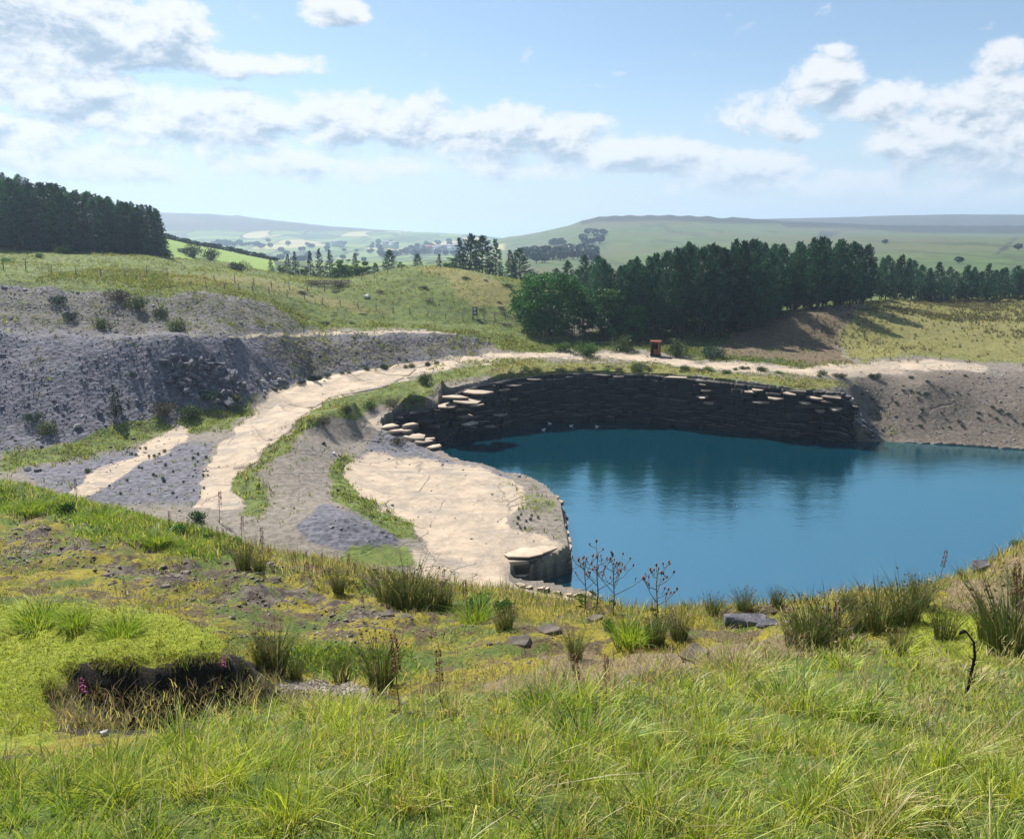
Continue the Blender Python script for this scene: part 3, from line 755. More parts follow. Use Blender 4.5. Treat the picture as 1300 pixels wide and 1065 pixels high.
def far_material():
    m, t, b, out = material("far_country", .95)
    co = t.n('ShaderNodeTexCoord').outputs['Object']
    za = t.sep(t.attr('za')); zb = t.sep(t.attr('zb'))
    n0 = t.noise(co, .0035, 6, .6); n1_ = t.noise(co, .02, 6, .65); n2_ = t.noise(co, .12, 5, .7)
    cell = t.n('ShaderNodeTexVoronoi'); t.put(cell.inputs['Vector'], t.vmul(t.vadd(co, t.vmul(t.noise(co, .004, 2, .5, 0, 1), (120, 120, 0))), (1, .45, 0)))
    cell.inputs['Scale'].default_value = .0085
    cc = t.sep(cell.outputs['Color'])
    fld = t.mix(t.sstep(cc[0], .2, .8), (.075, .125, .030), (.14, .20, .045))
    fld = t.mix(t.sstep(cc[1], .72, .8), fld, (.33, .30, .13))
    fld = t.mix(t.sstep(cc[2], .8, .86), fld, (.05, .085, .03))
    edge = t.voro(t.vmul(t.vadd(co, t.vmul(t.noise(co, .004, 2, .5, 0, 1), (120, 120, 0))), (1, .45, 0)), .0085, 'DISTANCE_TO_EDGE', 'Distance')
    fld = t.mix(t.sstep(edge, .02, .05, .9, 0.0), fld, (.022, .04, .018))
    moor = t.mix(t.sstep(n1_, .35, .65), (.045, .080, .022), (.085, .125, .034))
    moor = t.mix(t.sstep(n0, .42, .62), moor, (.085, .09, .04))
    moor = t.mix(t.sstep(n2_, .55, .75), moor, (.04, .05, .022))
    moor = t.mix(t.mul(t.sstep(t.noise(t.vmul(co, (1, .25, 1)), .02, 5, .7), .55, .62), .6), moor, (.03, .036, .02))
    col = t.mix(za[1], fld, moor)
    col = t.mix(t.sstep(t.add(za[0], t.mul(t.sub(n2_, .5), .5)), .4, .6), col, t.mix(n2_, (.13, .21, .035), (.19, .27, .05)))
    col = t.mix(t.sstep(t.add(za[2], t.mul(t.sub(n1_, .5), .9)), .42, .62), col, t.mix(n2_, (.014, .020, .016), (.045, .045, .03)))
    col = t.mix(t.mul(zb[0], .9), col, t.mix(t.sstep(n0, .4, .6), (.055, .05, .04), (.04, .05, .028)))
    col = t.mix(zb[1], col, (.05, .06, .025))
    t.put(b.inputs['Base Color'], col)
    t.put(b.inputs['Normal'], bump(t, n2_, .5, 1.2))
    return m
M_far = far_material()
near_rough = np.clip(1 - (fy_ - 230) / 120, 0, 1)
o = mk('hills', FV, FF, M_far, smooth=True, cols={'za': np.c_[zf, np.maximum(zm, near_rough * (1 - zf)), ze], 'zb': np.c_[zr, 0 * zr, 0 * zr]})
tag(o, kind='structure')

# ================================================================== water
def water_material():
    m = bpy.data.materials.new("lake_water"); m.use_nodes = True
    m.node_tree.nodes.clear(); t = NT(m.node_tree)
    out = t.n('ShaderNodeOutputMaterial')
    co = t.n('ShaderNodeTexCoord').outputs['Object']
    df = t.n('ShaderNodeBsdfDiffuse'); df.inputs[0].default_value = (.0006, .034, .054, 1)
    gl = t.n('ShaderNodeBsdfGlossy'); gl.inputs[0].default_value = (.66, .98, 1.0, 1); gl.inputs['Roughness'].default_value = .025
    rip = t.add(t.mul(t.noise(t.vmul(co, (.8, 1.3, 1)), 2.4, 3, .6), .7), t.mul(t.noise(t.vmul(co, (.5, 1.1, 1)), .55, 3, .5), 1.0))
    patch = t.sstep(t.noise(t.vmul(co, (.4, 1.2, 1)), .05, 3, .5), .35, .7, .45, 1.0)
    nd = t.n('ShaderNodeBump'); nd.inputs['Strength'].default_value = .4; nd.inputs['Distance'].default_value = .075
    t.put(nd.inputs['Height'], t.mul(rip, patch))
    t.put(gl.inputs['Normal'], nd.outputs[0])
    fr = t.n('ShaderNodeFresnel'); fr.inputs['IOR'].default_value = 8.0
    t.put(fr.inputs['Normal'], nd.outputs[0])
    mx = t.n('ShaderNodeMixShader')
    t.put(mx.inputs[0], fr.outputs[0])
    m.node_tree.links.new(df.outputs[0], mx.inputs[1]); m.node_tree.links.new(gl.outputs[0], mx.inputs[2])
    m.node_tree.links.new(mx.outputs[0], out.inputs[0])
    return m
o = mk('lake', [(-25, 40, 0), (125, 40, 0), (125, 128, 0), (-25, 128, 0)], [(0, 1, 2, 3)], water_material())
tag(o, kind='structure')

# ================================================================== finding the ground along a line of sight
def hit(px, py, near=True):
    """where the line of sight first meets the ground"""
    d = ray(px, py); d = d / d[1]
    ys = np.concatenate([np.geomspace(1.5, 60, 900), np.linspace(60.1, 213, 1100), np.geomspace(213.5, 9000, 800)])
    if not near: ys = ys[ys > 48]
    p = EYE[None] + d[None] * ys[:, None]
    g = np.full(len(ys), -99.0)
    k = ys < 61; g[k] = n_at(p[k, 0], p[k, 1])
    k = (ys > 44) & (ys < 213); g[k] = np.maximum(g[k], q_at(p[k, 0], p[k, 1]))
    k = ys >= 213; g[k] = f_at(p[k, 0], p[k, 1])
    w = np.where(p[:, 2] <= g)[0]
    i = w[0] if len(w) else len(ys) - 1
    q = p[i].copy(); q[2] = g[i]
    return q
def ground_z(x, y):
    y_ = np.asarray(y, float)
    g = np.where(y_ < 213, q_at(x, np.clip(y_, 43, 215)), f_at(x, np.maximum(y_, 206)))
    g = np.where(y_ < 44, -99, g)
    return np.where(y_ < 61, np.maximum(g, n_at(x, np.clip(y_, .9, 61.9))), g)

# ================================================================== plant materials
def leaf_material(name, c1, c2, trans=.35, tcol=(1.25, 1.25, .7), var=.35, rough=.6, attr=True):
    m = bpy.data.materials.new(name); m.use_nodes = True
    m.node_tree.nodes.clear(); t = NT(m.node_tree)
    out = t.n('ShaderNodeOutputMaterial')
    oi = t.n('ShaderNodeObjectInfo').outputs['Random']
    co = t.n('ShaderNodeTexCoord').outputs['Object']
    base = t.mix(t.sstep(t.noise(co, .6, 4, .6), .3, .7), c1, c2)
    hsv = t.n('ShaderNodeHueSaturation')
    t.put(hsv.inputs['Hue'], t.lin(oi, 0, 1, .5 - .04 * var, .5 + .04 * var))
    t.put(hsv.inputs['Value'], t.lin(t.m('FRACT', t.mul(oi, 7.13)), 0, 1, 1 - var, 1 + var))
    t.put(hsv.inputs['Color'], base)
    colr = hsv.outputs[0]
    if attr:
        colr = t.mix(1.0, colr, t.attr('tone'), 'MULTIPLY')
    b = t.n('ShaderNodeBsdfPrincipled'); b.inputs['Roughness'].default_value = rough
    b.inputs['Specular IOR Level'].default_value = .3
    t.put(b.inputs['Base Color'], colr)
    tr = t.n('ShaderNodeBsdfTranslucent')
    t.put(tr.inputs[0], t.mix(1.0, colr, tcol, 'MULTIPLY'))
    mx = t.n('ShaderNodeMixShader'); mx.inputs[0].default_value = trans
    m.node_tree.links.new(b.outputs[0], mx.inputs[1]); m.node_tree.links.new(tr.outputs[0], mx.inputs[2])
    m.node_tree.links.new(mx.outputs[0], out.inputs[0])
    return m
def blade_material(name, trans=.42, rough=.5):
    """grass: the colour of every blade comes from the blade itself"""
    m = bpy.data.materials.new(name); m.use_nodes = True
    m.node_tree.nodes.clear(); t = NT(m.node_tree)
    out = t.n('ShaderNodeOutputMaterial')
    c = t.attr('tone')
    b = t.n('ShaderNodeBsdfPrincipled'); b.inputs['Roughness'].default_value = rough
    b.inputs['Specular IOR Level'].default_value = .35
    t.put(b.inputs['Base Color'], c)
    tr = t.n('ShaderNodeBsdfTranslucent'); t.put(tr.inputs[0], t.mix(1.0, c, (1.25, 1.2, .75), 'MULTIPLY'))
    mx = t.n('ShaderNodeMixShader'); mx.inputs[0].default_value = trans
    m.node_tree.links.new(b.outputs[0], mx.inputs[1]); m.node_tree.links.new(tr.outputs[0], mx.inputs[2])
    m.node_tree.links.new(mx.outputs[0], out.inputs[0])
    return m
def solid(name, c1, c2, scale=2.0, rough=.85, bmp=.4, dist=.05, metal=0.0, detail=5, spread=(.35, .65)):
    m, t, b, out = material(name, rough)
    co = t.n('ShaderNodeTexCoord').outputs['Object']
    n = t.noise(co, scale, detail, .65)
    col = t.mix(t.sstep(n, *spread), c1, c2)
    oi = t.n('ShaderNodeObjectInfo').outputs['Random']
    hsv = t.n('ShaderNodeHueSaturation'); t.put(hsv.inputs['Value'], t.lin(oi, 0, 1, .8, 1.2)); t.put(hsv.inputs['Color'], col)
    t.put(b.inputs['Base Color'], hsv.outputs[0])
    b.inputs['Metallic'].default_value = metal
    if bmp: t.put(b.inputs['Normal'], bump(t, n, bmp, dist))
    return m
M_pine = leaf_material('pine_needles', (.014, .055, .036), (.034, .095, .044), .24, (1.3, 1.3, .6), .5)
M_spruce = leaf_material('spruce_needles', (.012, .042, .032), (.026, .068, .042), .15, (1.2, 1.2, .6))
M_broad = leaf_material('broad_leaves', (.018, .066, .012), (.045, .125, .018), .28, (1.3, 1.3, .5))
M_birch = leaf_material('light_leaves', (.055, .12, .022), (.09, .16, .03), .35, (1.3, 1.3, .5))
M_shrub = leaf_material('shrub_leaves', (.035, .06, .018), (.075, .10, .03), .3)
M_heath = leaf_material('heather', (.05, .045, .03), (.10, .085, .05), .2)
M_bark = solid('bark', (.035, .028, .022), (.11, .085, .065), 3.0)
M_blade = blade_material('grass_blades')
M_rush = blade_material('rush_stems', .25)
M_wood = solid('weathered_wood', (.07, .06, .05), (.18, .16, .14), 6)
M_wire = solid('fence_wire', (.12, .12, .12), (.2, .2, .2), 3, .5, 0)

# ================================================================== mesh builders for plants
def unit(v): return v / np.maximum(np.linalg.norm(v, axis=-1, keepdims=True), 1e-9)
def tube(path, radii, k=6):
    """closed-ended tapered tube along a path -> V, F(tri)"""
    path = np.asarray(path, float); n = len(path)
    V = []; F = []
    tang = unit(np.gradient(path, axis=0))
    for i in range(n):
        t = tang[i]
        a = np.cross(t, [0.3, .2, 1.0] if abs(t[2]) < .9 else [1, 0, 0]); a /= np.linalg.norm(a)
        b = np.cross(t, a)
        for j in range(k):
            th = 2 * math.pi * j / k
            V.append(path[i] + radii[i] * (a * math.cos(th) + b * math.sin(th)))
    for i in range(n - 1):
        for j in range(k):
            p = i * k + j; q = i * k + (j + 1) % k
            F += [(p, q, q + k), (p, q + k, p + k)]
    for j in range(1, k - 1):
        F.append((0, j + 1, j)); F.append(((n - 1) * k, (n - 1) * k + j, (n - 1) * k + j + 1))
    return np.array(V), np.array(F)
def join(parts):
    V = []; F = []; o = 0
    for v, f in parts:
        V.append(v); F.append(f + o); o += len(v)
    return np.vstack(V), np.vstack(F)
def sprays(C, D, L, Wd, rng):
    """flat pointed sprays: base C, direction D, length L, width Wd"""
    n = len(C)
    r = unit(np.cross(D, rng.normal(size=(n, 3))))
    L = np.broadcast_to(L, (n,))[:, None]; Wd = np.broadcast_to(Wd, (n,))[:, None]
    V = np.empty((n, 4, 3))
    V[:, 0] = C - D * L * .15
    V[:, 1] = C + D * L * .4 + r * Wd * .5
    V[:, 2] = C + D * L + rng.normal(size=(n, 3)) * L * .08
    V[:, 3] = C + D * L * .4 - r * Wd * .5
    b = np.arange(n)[:, None] * 4
    F = np.concatenate([b + [0, 1, 2], b + [0, 2, 3]], 1).reshape(-1, 3)
    return V.reshape(-1, 3), F
def conifer(seed, H=16.0, Rm=2.6, bare=.25, kind='pine', nb=110):
    rng = np.random.default_rng(seed)
    lean = rng.normal(size=2) * .25
    zs = np.linspace(0, H * .97, 9)
    path = np.c_[lean[0] * (zs / H) ** 2 + .10 * np.sin(zs * .5 + seed), lean[1] * (zs / H) ** 2 + .10 * np.cos(zs * .4 + seed), zs]
    rad = np.linspace(.24, .03, 9) * H / 16
    tparts = [tube(path, rad, 6)]
    C = []; D = []; L = []; tone = []
    for i in range(nb):
        t = bare + (1 - bare) * (i + rng.random()) / nb
        z = t * H * .97
        c0 = np.array([np.interp(z, zs, path[:, 0]), np.interp(z, zs, path[:, 1]), z])
        u = (t - bare) / (1 - bare)
        if kind == 'pine':
            prof = min(1, .55 + 1.6 * u) * (1 - u ** 2.2) ** .75 + .10
            dead = u < .12
        else:
            prof = (1 - u) ** .85 + .07
        ln = Rm * prof * rng.uniform(.55, 1.15)
        az = rng.uniform(0, 2 * math.pi)
        upa = (rng.uniform(-.05, .35) + .9 * u ** 2) if kind == 'pine' else (rng.uniform(-.35, .05) + .9 * u ** 3)
        d = np.array([math.cos(az) * math.cos(upa), math.sin(az) * math.cos(upa), math.sin(upa)])
        tip = c0 + d * ln
        if i % 3 == 0 and ln > .8:
            tparts.append(tube([c0, c0 + d * ln * .5, tip], [.05 * H / 16, .03, .01], 3))
        k = int(4 + ln * 5.5)
        s = rng.uniform(.25, 1.0, k) ** .7
        cc = c0 + d * ln * s[:, None] + rng.normal(size=(k, 3)) * .18 * (.4 + ln * .22)
        dd = unit(d[None] * .9 + np.array([0, 0, .55 if kind == 'pine' else -.05]) + rng.normal(size=(k, 3)) * .55)
        C.append(cc); D.append(dd); L.append(rng.uniform(.35, .75, k) * (1.0 if kind == 'pine' else .95))
    C = np.vstack(C); D = np.vstack(D); L = np.concatenate(L)
    V, F = sprays(C, D, L, L * .42, rng)
    tone = np.repeat(rng.uniform(.65, 1.35, len(C)), 4)[:, None] * np.array([[1, 1, 1]])
    tv, tf = join(tparts)
    tm_ = mk('trunk', tv, tf, M_bark, smooth=True, link=False)
    cm = mk('crown', V, F, M_pine if kind == 'pine' else M_spruce, cols={'tone': tone}, link=False)
    return tm_, cm, H
def broadleaf(seed, H=13, Rx=6.0, base=.08, nblob=60, per=150, mat=None, leaf=.32, flat=.8):
    rng = np.random.default_rng(seed)
    tparts = [tube([(0, 0, 0), (.1, 0, H * .15), (.0, .1, H * .35), (0.1, 0, H * .75)], [.32 * H / 13, .26 * H / 13, .2 * H / 13, .05], 7)]
    V_ = []; N_ = []; 
    for i in range(nblob):
        u = rng.uniform(-1, 1); az = rng.uniform(0, 2 * math.pi); rr = rng.uniform(.62, .92)
        zc = H * (base + (1 - base) * (.5 + .5 * u * .82)); w = Rx * math.sqrt(max(0.05, 1 - (u * .82) ** 2)) * rr
        if u < -.2: w *= 1.02
        c = np.array([w * math.cos(az), w * math.sin(az) * .95, zc])
        if i % 2 == 0:
            z0 = H * rng.uniform(.15, .4)
            tparts.append(tube([(0, 0, z0), c * np.array([.5, .5, 1]) * .5 + np.array([0, 0, z0]) * .5, c], [.12 * H / 13, .08 * H / 13, .02], 4))
        br = Rx * rng.uniform(.20, .34)
        nrm = unit(rng.normal(size=(per, 3))); nrm[:, 2] = np.abs(nrm[:, 2]) * np.where(rng.random(per) < .75, 1, -1)
        p = c + nrm * br * np.array([1.15, 1.15, flat * .75]) * rng.uniform(.75, 1.08, per)[:, None]
        V_.append(p); N_.append(unit(nrm * .6 + rng.normal(size=(per, 3)) * .6))
    C = np.vstack(V_); D = np.vstack(N_)
    D = unit(np.cross(D, rng.normal(size=D.shape)) + .15 * rng.normal(size=D.shape))
    V, F = sprays(C, D, leaf * rng.uniform(.7, 1.4, len(C)), leaf * .8, rng)
    tone = np.repeat(rng.uniform(.7, 1.3, len(C)), 4)[:, None] * np.array([[1, 1, 1]])
    tv, tf = join(tparts)
    return mk('trunk', tv, tf, M_bark, smooth=True, link=False), mk('crown', V, F, mat or M_broad, cols={'tone': tone}, link=False), H

def plant_tree(proto, name, loc, h, label, cat='tree', group=None, sxy=None):
    tm_, cm, H = proto
    s = h / H
    o = empty(name, loc, label, cat, group, rz=random.uniform(0, 6.28))
    k = (sxy if sxy else s)
    o.scale = (k, k, s)
    ob('trunk', tm_, o); ob('crown', cm, o)
    return o
PINES = [conifer(s, 17, r, b, 'pine', n) for s, r, b, n in [(1, 3.3, .14, 190), (2, 3.7, .10, 210), (3, 2.9, .20, 170), (4, 3.5, .12, 200), (5, 3.2, .06, 200)]]
SPRUCES = [conifer(s, 15, r, b, 'spruce', n) for s, r, b, n in [(11, 2.9, .05, 170), (12, 2.5, .06, 160), (13, 3.2, .04, 180)]]

# ---- plantation on the left hillside
def curve(pts, x): return float(np.interp(x, [p[0] for p in pts], [p[1] for p in pts]))
TOPL = [(-120, 190), (0, 216), (15, 217), (45, 229), (65, 234), (100, 241), (140, 252), (170, 259), (192, 262), (205, 268), (214, 300)]
cnt = 0
cand = []
rl = random.Random(5)
for Y in [186, 191, 197, 206, 217, 229, 242, 257, 273, 290, 308, 328]:
    for px in np.arange(-40, 214, 11.5 if Y < 210 else 14):
        x_ = px + rl.uniform(-4, 4)
        cand.append((x_, Y + rl.uniform(-3, 3)))
for px, Y in cand:
    lim = 206 - (Y - 186) * .10
    if px > lim: continue
    X = at(px, 300, Y=Y)[0]
    z = float(g_at(X, Y))
    ztop = at(px, curve(TOPL, px) + rl.uniform(-4, 5), Y=Y)[2]
    h = min(rl.uniform(12.5, 17), ztop - z)
    if Y > 300: h = ztop - z
    if h < 7: continue
    h = min(h, 21)
    proto = rl.choice(PINES[:2] + SPRUCES) if px < 185 else rl.choice(SPRUCES)
    plant_tree(proto, 'conifer_tree', (X, Y, z - .2), h, ('dark conifer on the right hand flank of the left hillside plantation' if px > 165 else 'dark conifer in the front row of the left hillside plantation' if Y < 200 else 'dark conifer standing deep in the left hillside plantation, its top against the sky' if Y > 240 else 'dark conifer in the middle rows of the left hillside plantation'), 'tree', 'conifers in the left hillside plantation', sxy=h / proto[2] * rl.uniform(.95, 1.25))
    cnt += 1
# ---- pine wood behind the lake
TOPR = [(690, 346), (715, 332), (735, 322), (760, 322), (785, 336), (800, 327), (815, 322), (830, 316), (850, 318), (872, 306), (890, 309), (905, 311), (930, 306), (950, 304), (975, 308), (1000, 303), (1020, 303), (1045, 301), (1065, 302), (1085, 304), (1104, 308), (1112, 322), (1130, 326), (1150, 325), (1165, 332), (1178, 338), (1200, 334), (1230, 334), (1260, 336), (1275, 332), (1300, 333), (1400, 330)]
rr_ = random.Random(9)
cr = []
for row, (Y, a, b, st) in enumerate([(148, 790, 990, 17), (153, 770, 1060, 14), (158, 760, 1095, 14), (164, 765, 1100, 15), (170, 760, 1110, 17), (176, 745, 1112, 17), (186, 690, 1108, 19), (195, 700, 1105, 22),
                                     (196, 1108, 1420, 13), (202, 1112, 1420, 13), (209, 1110, 1420, 16)]):
    for px in np.arange(a, b, st):
        cr.append((px + rr_.uniform(-6, 6), Y + rr_.uniform(-2, 2)))
for px, Y in cr:
    if 1000 < px < 1100 and Y < 152: continue
    X = at(px, 300, Y=Y)[0]; z = float(g_at(X, Y))
    ztop = at(px, curve(TOPR, px) + rr_.choice([0, 0, 3, 8, 14, 20]) + rr_.uniform(-3, 4), Y=Y)[2]
    h = ztop - z
    if h < 4: continue
    if px < 1108: h *= rr_.uniform(.94, 1.0)
    proto = rr_.choice(PINES)
    plant_tree(proto, 'pine_tree', (X, Y, z - .2), h, ('pine in the low belt along the back of the rushy meadow' if px > 1108 else 'pine above the bare brown bank, at the right of the wood' if px > 1000 else 'tall pine in the front of the wood behind the rusty hopper' if Y < 161 else 'pine rising at the back of the wood, left of the tall part' if px < 800 else 'tall pine deep inside the wood behind the lake'), 'tree', 'pines in the wood behind the lake', sxy=max(.62, h / proto[2]) * rr_.uniform(.85, 1.1))
    cnt += 1
# ---- broadleaved trees in front of the wood
BIG = broadleaf(21, 12.5, 6.6, .04, 95, 150, M_broad, .40)
BUSHY = broadleaf(22, 9.5, 3.6, .03, 60, 110, M_broad, .34)
BIRCH = broadleaf(23, 8.5, 2.9, .08, 45, 100, M_birch, .30)
def tree_to(proto, name, px, ytop, Y, label, wpx=None, base=None, group=None, cat='tree'):
    X = at(px, 300, Y=Y)[0]; z = float(g_at(X, Y)) - .15
    h = at(px, ytop, Y=Y)[2] - z
    return plant_tree(proto, name, (X, Y, z), h, label, cat, group)
tree_to(BIG, 'broadleaf_tree', 699, 345, 149, 'big round dark green broadleaved tree at the left end of the pine wood')
tree_to(BUSHY, 'broadleaf_tree', 778, 362, 147, 'smaller bright green broadleaved tree right of the big round one')
tree_to(BUSHY, 'broadleaf_tree', 806, 384, 146, 'low leafy tree between the bright green tree and the rusty tank')
tree_to(BUSHY, 'broadleaf_tree', 742, 378, 152, 'dark leafy tree tucked behind the right side of the big round tree')
# ---- young trees beyond the grass mounds
MID = [(342, 327, 250, 's', 'small spruce at the left end of the tree line below the green field'),
 (362, 322, 246, 's', 'spruce second from the left in the tree line below the green field'), (373, 319, 250, 's', 'tall spruce beside its twin in the tree line below the green field'),
 (392, 318, 262, 's', 'spruce left of the pair standing before the pale green bushes'), (404, 315, 262, 's', 'tallest spruce of the trio before the pale green bushes'), (417, 317, 266, 's', 'right hand spruce of the trio before the pale green bushes'),
 (354, 336, 244, 'b', 'low pale green birch in front of the left spruces'), (384, 338, 246, 'b', 'pale green birch between the two groups of spruce'), (436, 328, 262, 'b', 'bright green birch right of the spruce trio'), (426, 334, 256, 'b', 'short bright birch leaning on the spruce trio'),
 (449, 321, 290, 's', 'lone thin spruce above the bright green birch'), (458, 330, 270, 'b', 'pale birch at the right end of the tree line'),
 (493, 317, 236, 'p', 'dark bushy pine on the skyline of the mound'), (475, 334, 238, 'p', 'small pine left of the bushy dark pine on the mound'), (508, 332, 240, 'b', 'light green bush tree right of the bushy dark pine on the mound'),
 (529, 322, 245, 'p', 'little dark pine on the crest of the grass mound'), (556, 322, 250, 's', 'small pointed spruce behind the crest of the straw mound'),
 (584, 301, 238, 's', 'left pine of the tall dark clump behind the straw mound'), (596, 297, 236, 'p', 'tallest pine of the dark clump behind the straw mound'), (612, 299, 240, 'p', 'broad pine in the middle of the dark clump behind the straw mound'), (630, 303, 240, 's', 'slim spruce at the right of the dark clump behind the straw mound'),
 (650, 317, 236, 's', 'shorter spruce right of the dark clump behind the straw mound'), (660, 315, 240, 'p', 'greyish pine between the dark clump and the big round tree'), (571, 326, 244, 'b', 'pale bush at the foot of the dark clump behind the straw mound')]
for px, yt, Y, k, lab in MID:
    pr = {'s': random.choice(SPRUCES), 'b': BIRCH, 'p': random.choice(PINES[:2] + [PINES[4]])}[k]
    nm = {'s': 'spruce_tree', 'b': 'birch_tree', 'p': 'pine_tree'}[k]
    o = tree_to(pr, nm, px, yt, (204 + (Y - 236) * .25) if px < 470 else Y, lab)
    if k == 'p': o.scale = (o.scale[2] * 1.5, o.scale[2] * 1.5, o.scale[2])
    if k == 's': o.scale = (o.scale[2] * 1.15, o.scale[2] * 1.15, o.scale[2])
# ---- trees in the far country
def far_tree_mesh(seed):
    rng = np.random.default_rng(seed)
    n = 150
    u = unit(rng.normal(size=(n, 3)))
    C = u * np.array([4.2, 4.2, 2.6]) * rng.uniform(.6, 1, (n, 1)) + [0, 0, 4.6]
    V, F = sprays(C, unit(np.cross(u, rng.normal(size=(n, 3)))), 2.2, 1.9, rng)
    tone = np.repeat(rng.uniform(.7, 1.3, n), 4)[:, None] * np.array([[1, 1, 1]])
    tv, tf = tube([(0, 0, -.5), (0, 0, 5)], [.4, .2], 5)
    return mk('trunk', tv, tf, M_bark, link=False), mk('crown', V, F, M_spruce, cols={'tone': tone}, link=False), 8.0
FART = [far_tree_mesh(s) for s in (31, 32, 33)]
fr = random.Random(4)
def far_trees(spots, Y0, hh, label, group, jY=.06):
    for px, py in spots:
        Y = Y0 * (1 + fr.uniform(-jY, jY))
        X = at(px, py, Y=Y)[0]; z = float(g_at(X, Y))
        pr = fr.choice(FART)
        o = plant_tree(pr, 'tree', (X, Y, z - .3), hh * fr.uniform(.7, 1.25), label, 'tree', group)
far_trees([(fr.uniform(662, 760), 320) for _ in range(46)], 760, 11, 'small far tree in the belt at the foot of the moor', 'trees in the belt below the moor', .16)
far_trees([(fr.uniform(700, 770), 308) for _ in range(16)], 1150, 12, 'tiny tree dotted over the lower moor', 'trees dotted over the lower moor', .12)
far_trees([(fr.uniform(270, 335), 306) for _ in range(26)], far_Y(2300), 13, 'far blue tree in the wood across the valley', 'trees in the wood across the valley', .05)
far_trees([(fr.uniform(480, 600), 305) for _ in range(60)], far_Y(2000), 13, 'far tree among the valley farms', 'trees among the valley farms', .25)
far_trees([(fr.uniform(340, 480), 312) for _ in range(34)], far_Y(1700), 11, 'far hedgerow tree in the valley fields', 'hedgerow trees in the valley', .35)
far_trees([(1250 - 0 * i, 330) for i in range(0)], 500, 8, '', '')
far_trees([(fr.uniform(1030, 1300), 335) for _ in range(8)], 620, 6, 'lone bush tree out on the open moor', 'lone trees on the open moor', .3)
# hedge along the top of the green field: dark bushes
for i in range(26):
    u = i / 25
    if .30 < u < .36 or .62 < u < .66: continue
    px = 208 + u * 138; Y = 405
    X = at(px, 300, Y=Y)[0]; z = float(g_at(X, Y))
    plant_tree(FART[i % 3], 'hedge_bush', (X, Y, z - 1.2), fr.uniform(3.0, 4.2), 'dark hedge bush along the top edge of the bright green field', 'bush', 'hedge bushes above the green field', sxy=.62)

# ================================================================== stone
def hull_mesh(name, seed, mat, dims=(1, 1, 1), n=16, box=.75, link=False):
    """an angular block: convex hull of points drawn towards the faces of a box"""
    rng = np.random.default_rng(seed)
    p = rng.uniform(-1, 1, (n, 3))
    q = np.sign(p) * np.abs(p) ** (1 - box)
    q = q * rng.uniform(.82, 1, (n, 1)) * .5 * np.array(dims)
    bm = bmesh.new()
    for v in q: bm.verts.new(v)
    bmesh.ops.convex_hull(bm, input=bm.verts)
    bmesh.ops.delete(bm, geom=[v for v in bm.verts if not v.link_faces], context='VERTS')
    bmesh.ops.recalc_face_normals(bm, faces=bm.faces)
    me = bpy.data.meshes.new(name); bm.to_mesh(me); bm.free()
    me.materials.append(mat)
    return me
def slab_mesh(name, seed, mat):
    """a bedded block: top and bottom outlines of 6 to 8 irregular corners"""
    rng = np.random.default_rng(seed)
    n = rng.integers(4, 7)
    a = np.sort((np.arange(n) + .5 + rng.uniform(-.30, .30, n)) / n * 2 * math.pi)
    r = 1.08 / np.maximum(np.abs(np.cos(a)), np.abs(np.sin(a))) ** .8 * rng.uniform(.72, 1.08, n)
    top = np.c_[np.cos(a) * r * .5, np.sin(a) * r * .5, np.full(n, .5) + rng.uniform(-.07, .03, n)]
    bot = np.c_[np.cos(a) * r * .5 * rng.uniform(.86, 1.0, n), np.sin(a) * r * .5 * rng.uniform(.86, 1.0, n), np.full(n, -.5)]
    V = np.vstack([top, bot]); F = []
    for i in range(n):
        j = (i + 1) % n
        F += [(i, n + i, n + j), (i, n + j, j)]
    for i in range(1, n - 1):
        F += [(0, i, i + 1), (n, n + i + 1, n + i)]
    return mk(name, V, np.array(F), mat, link=False)
def rock_mat(name, tops, sides, dark=.6):
    """bedded sandstone: tan tops coloured as if sunlit, grey-brown sides darkened as if shaded"""
    m, t, b, out = material(name, .93)
    ge = t.n('ShaderNodeNewGeometry')
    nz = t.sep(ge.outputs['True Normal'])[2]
    co = ge.outputs['Position']
    n1_ = t.noise(co, 1.2, 5, .65); n2_ = t.noise(co, 6, 5, .7)
    bed = t.noise(t.vmul(co, (.3, .3, 4.0)), 1.5, 4, .6)
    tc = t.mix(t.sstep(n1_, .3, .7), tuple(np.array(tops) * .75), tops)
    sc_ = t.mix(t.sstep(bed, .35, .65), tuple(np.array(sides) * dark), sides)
    col = t.mix(t.sstep(t.add(nz, t.mul(t.sub(n2_, .5), .4)), .55, .85), sc_, tc)  # sun and shade put into the colour: lighter facing up, darker sideways
    oi = t.n('ShaderNodeObjectInfo').outputs['Random']
    hsv = t.n('ShaderNodeHueSaturation'); t.put(hsv.inputs['Value'], t.lin(oi, 0, 1, .8, 1.2)); t.put(hsv.inputs['Color'], col)
    t.put(b.inputs['Base Color'], hsv.outputs[0])
    t.put(b.inputs['Normal'], bump(t, t.add(bed, t.mul(n2_, .6)), .35, .06))
    return m
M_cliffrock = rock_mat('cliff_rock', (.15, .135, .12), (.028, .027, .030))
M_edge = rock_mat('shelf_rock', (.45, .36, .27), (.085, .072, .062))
M_dark = solid('dark_boulder', (.05, .05, .06), (.17, .165, .185), 2.5, .9, .5, .1)
M_pale = solid('pale_boulder', (.34, .32, .30), (.55, .52, .49), 2.5)
M_scree = solid('scree_stone', (.07, .069, .08), (.22, .215, .24), 1.3, .95)
M_screeb = solid('brown_scree', (.07, .058, .047), (.21, .175, .145), 1.3, .95)

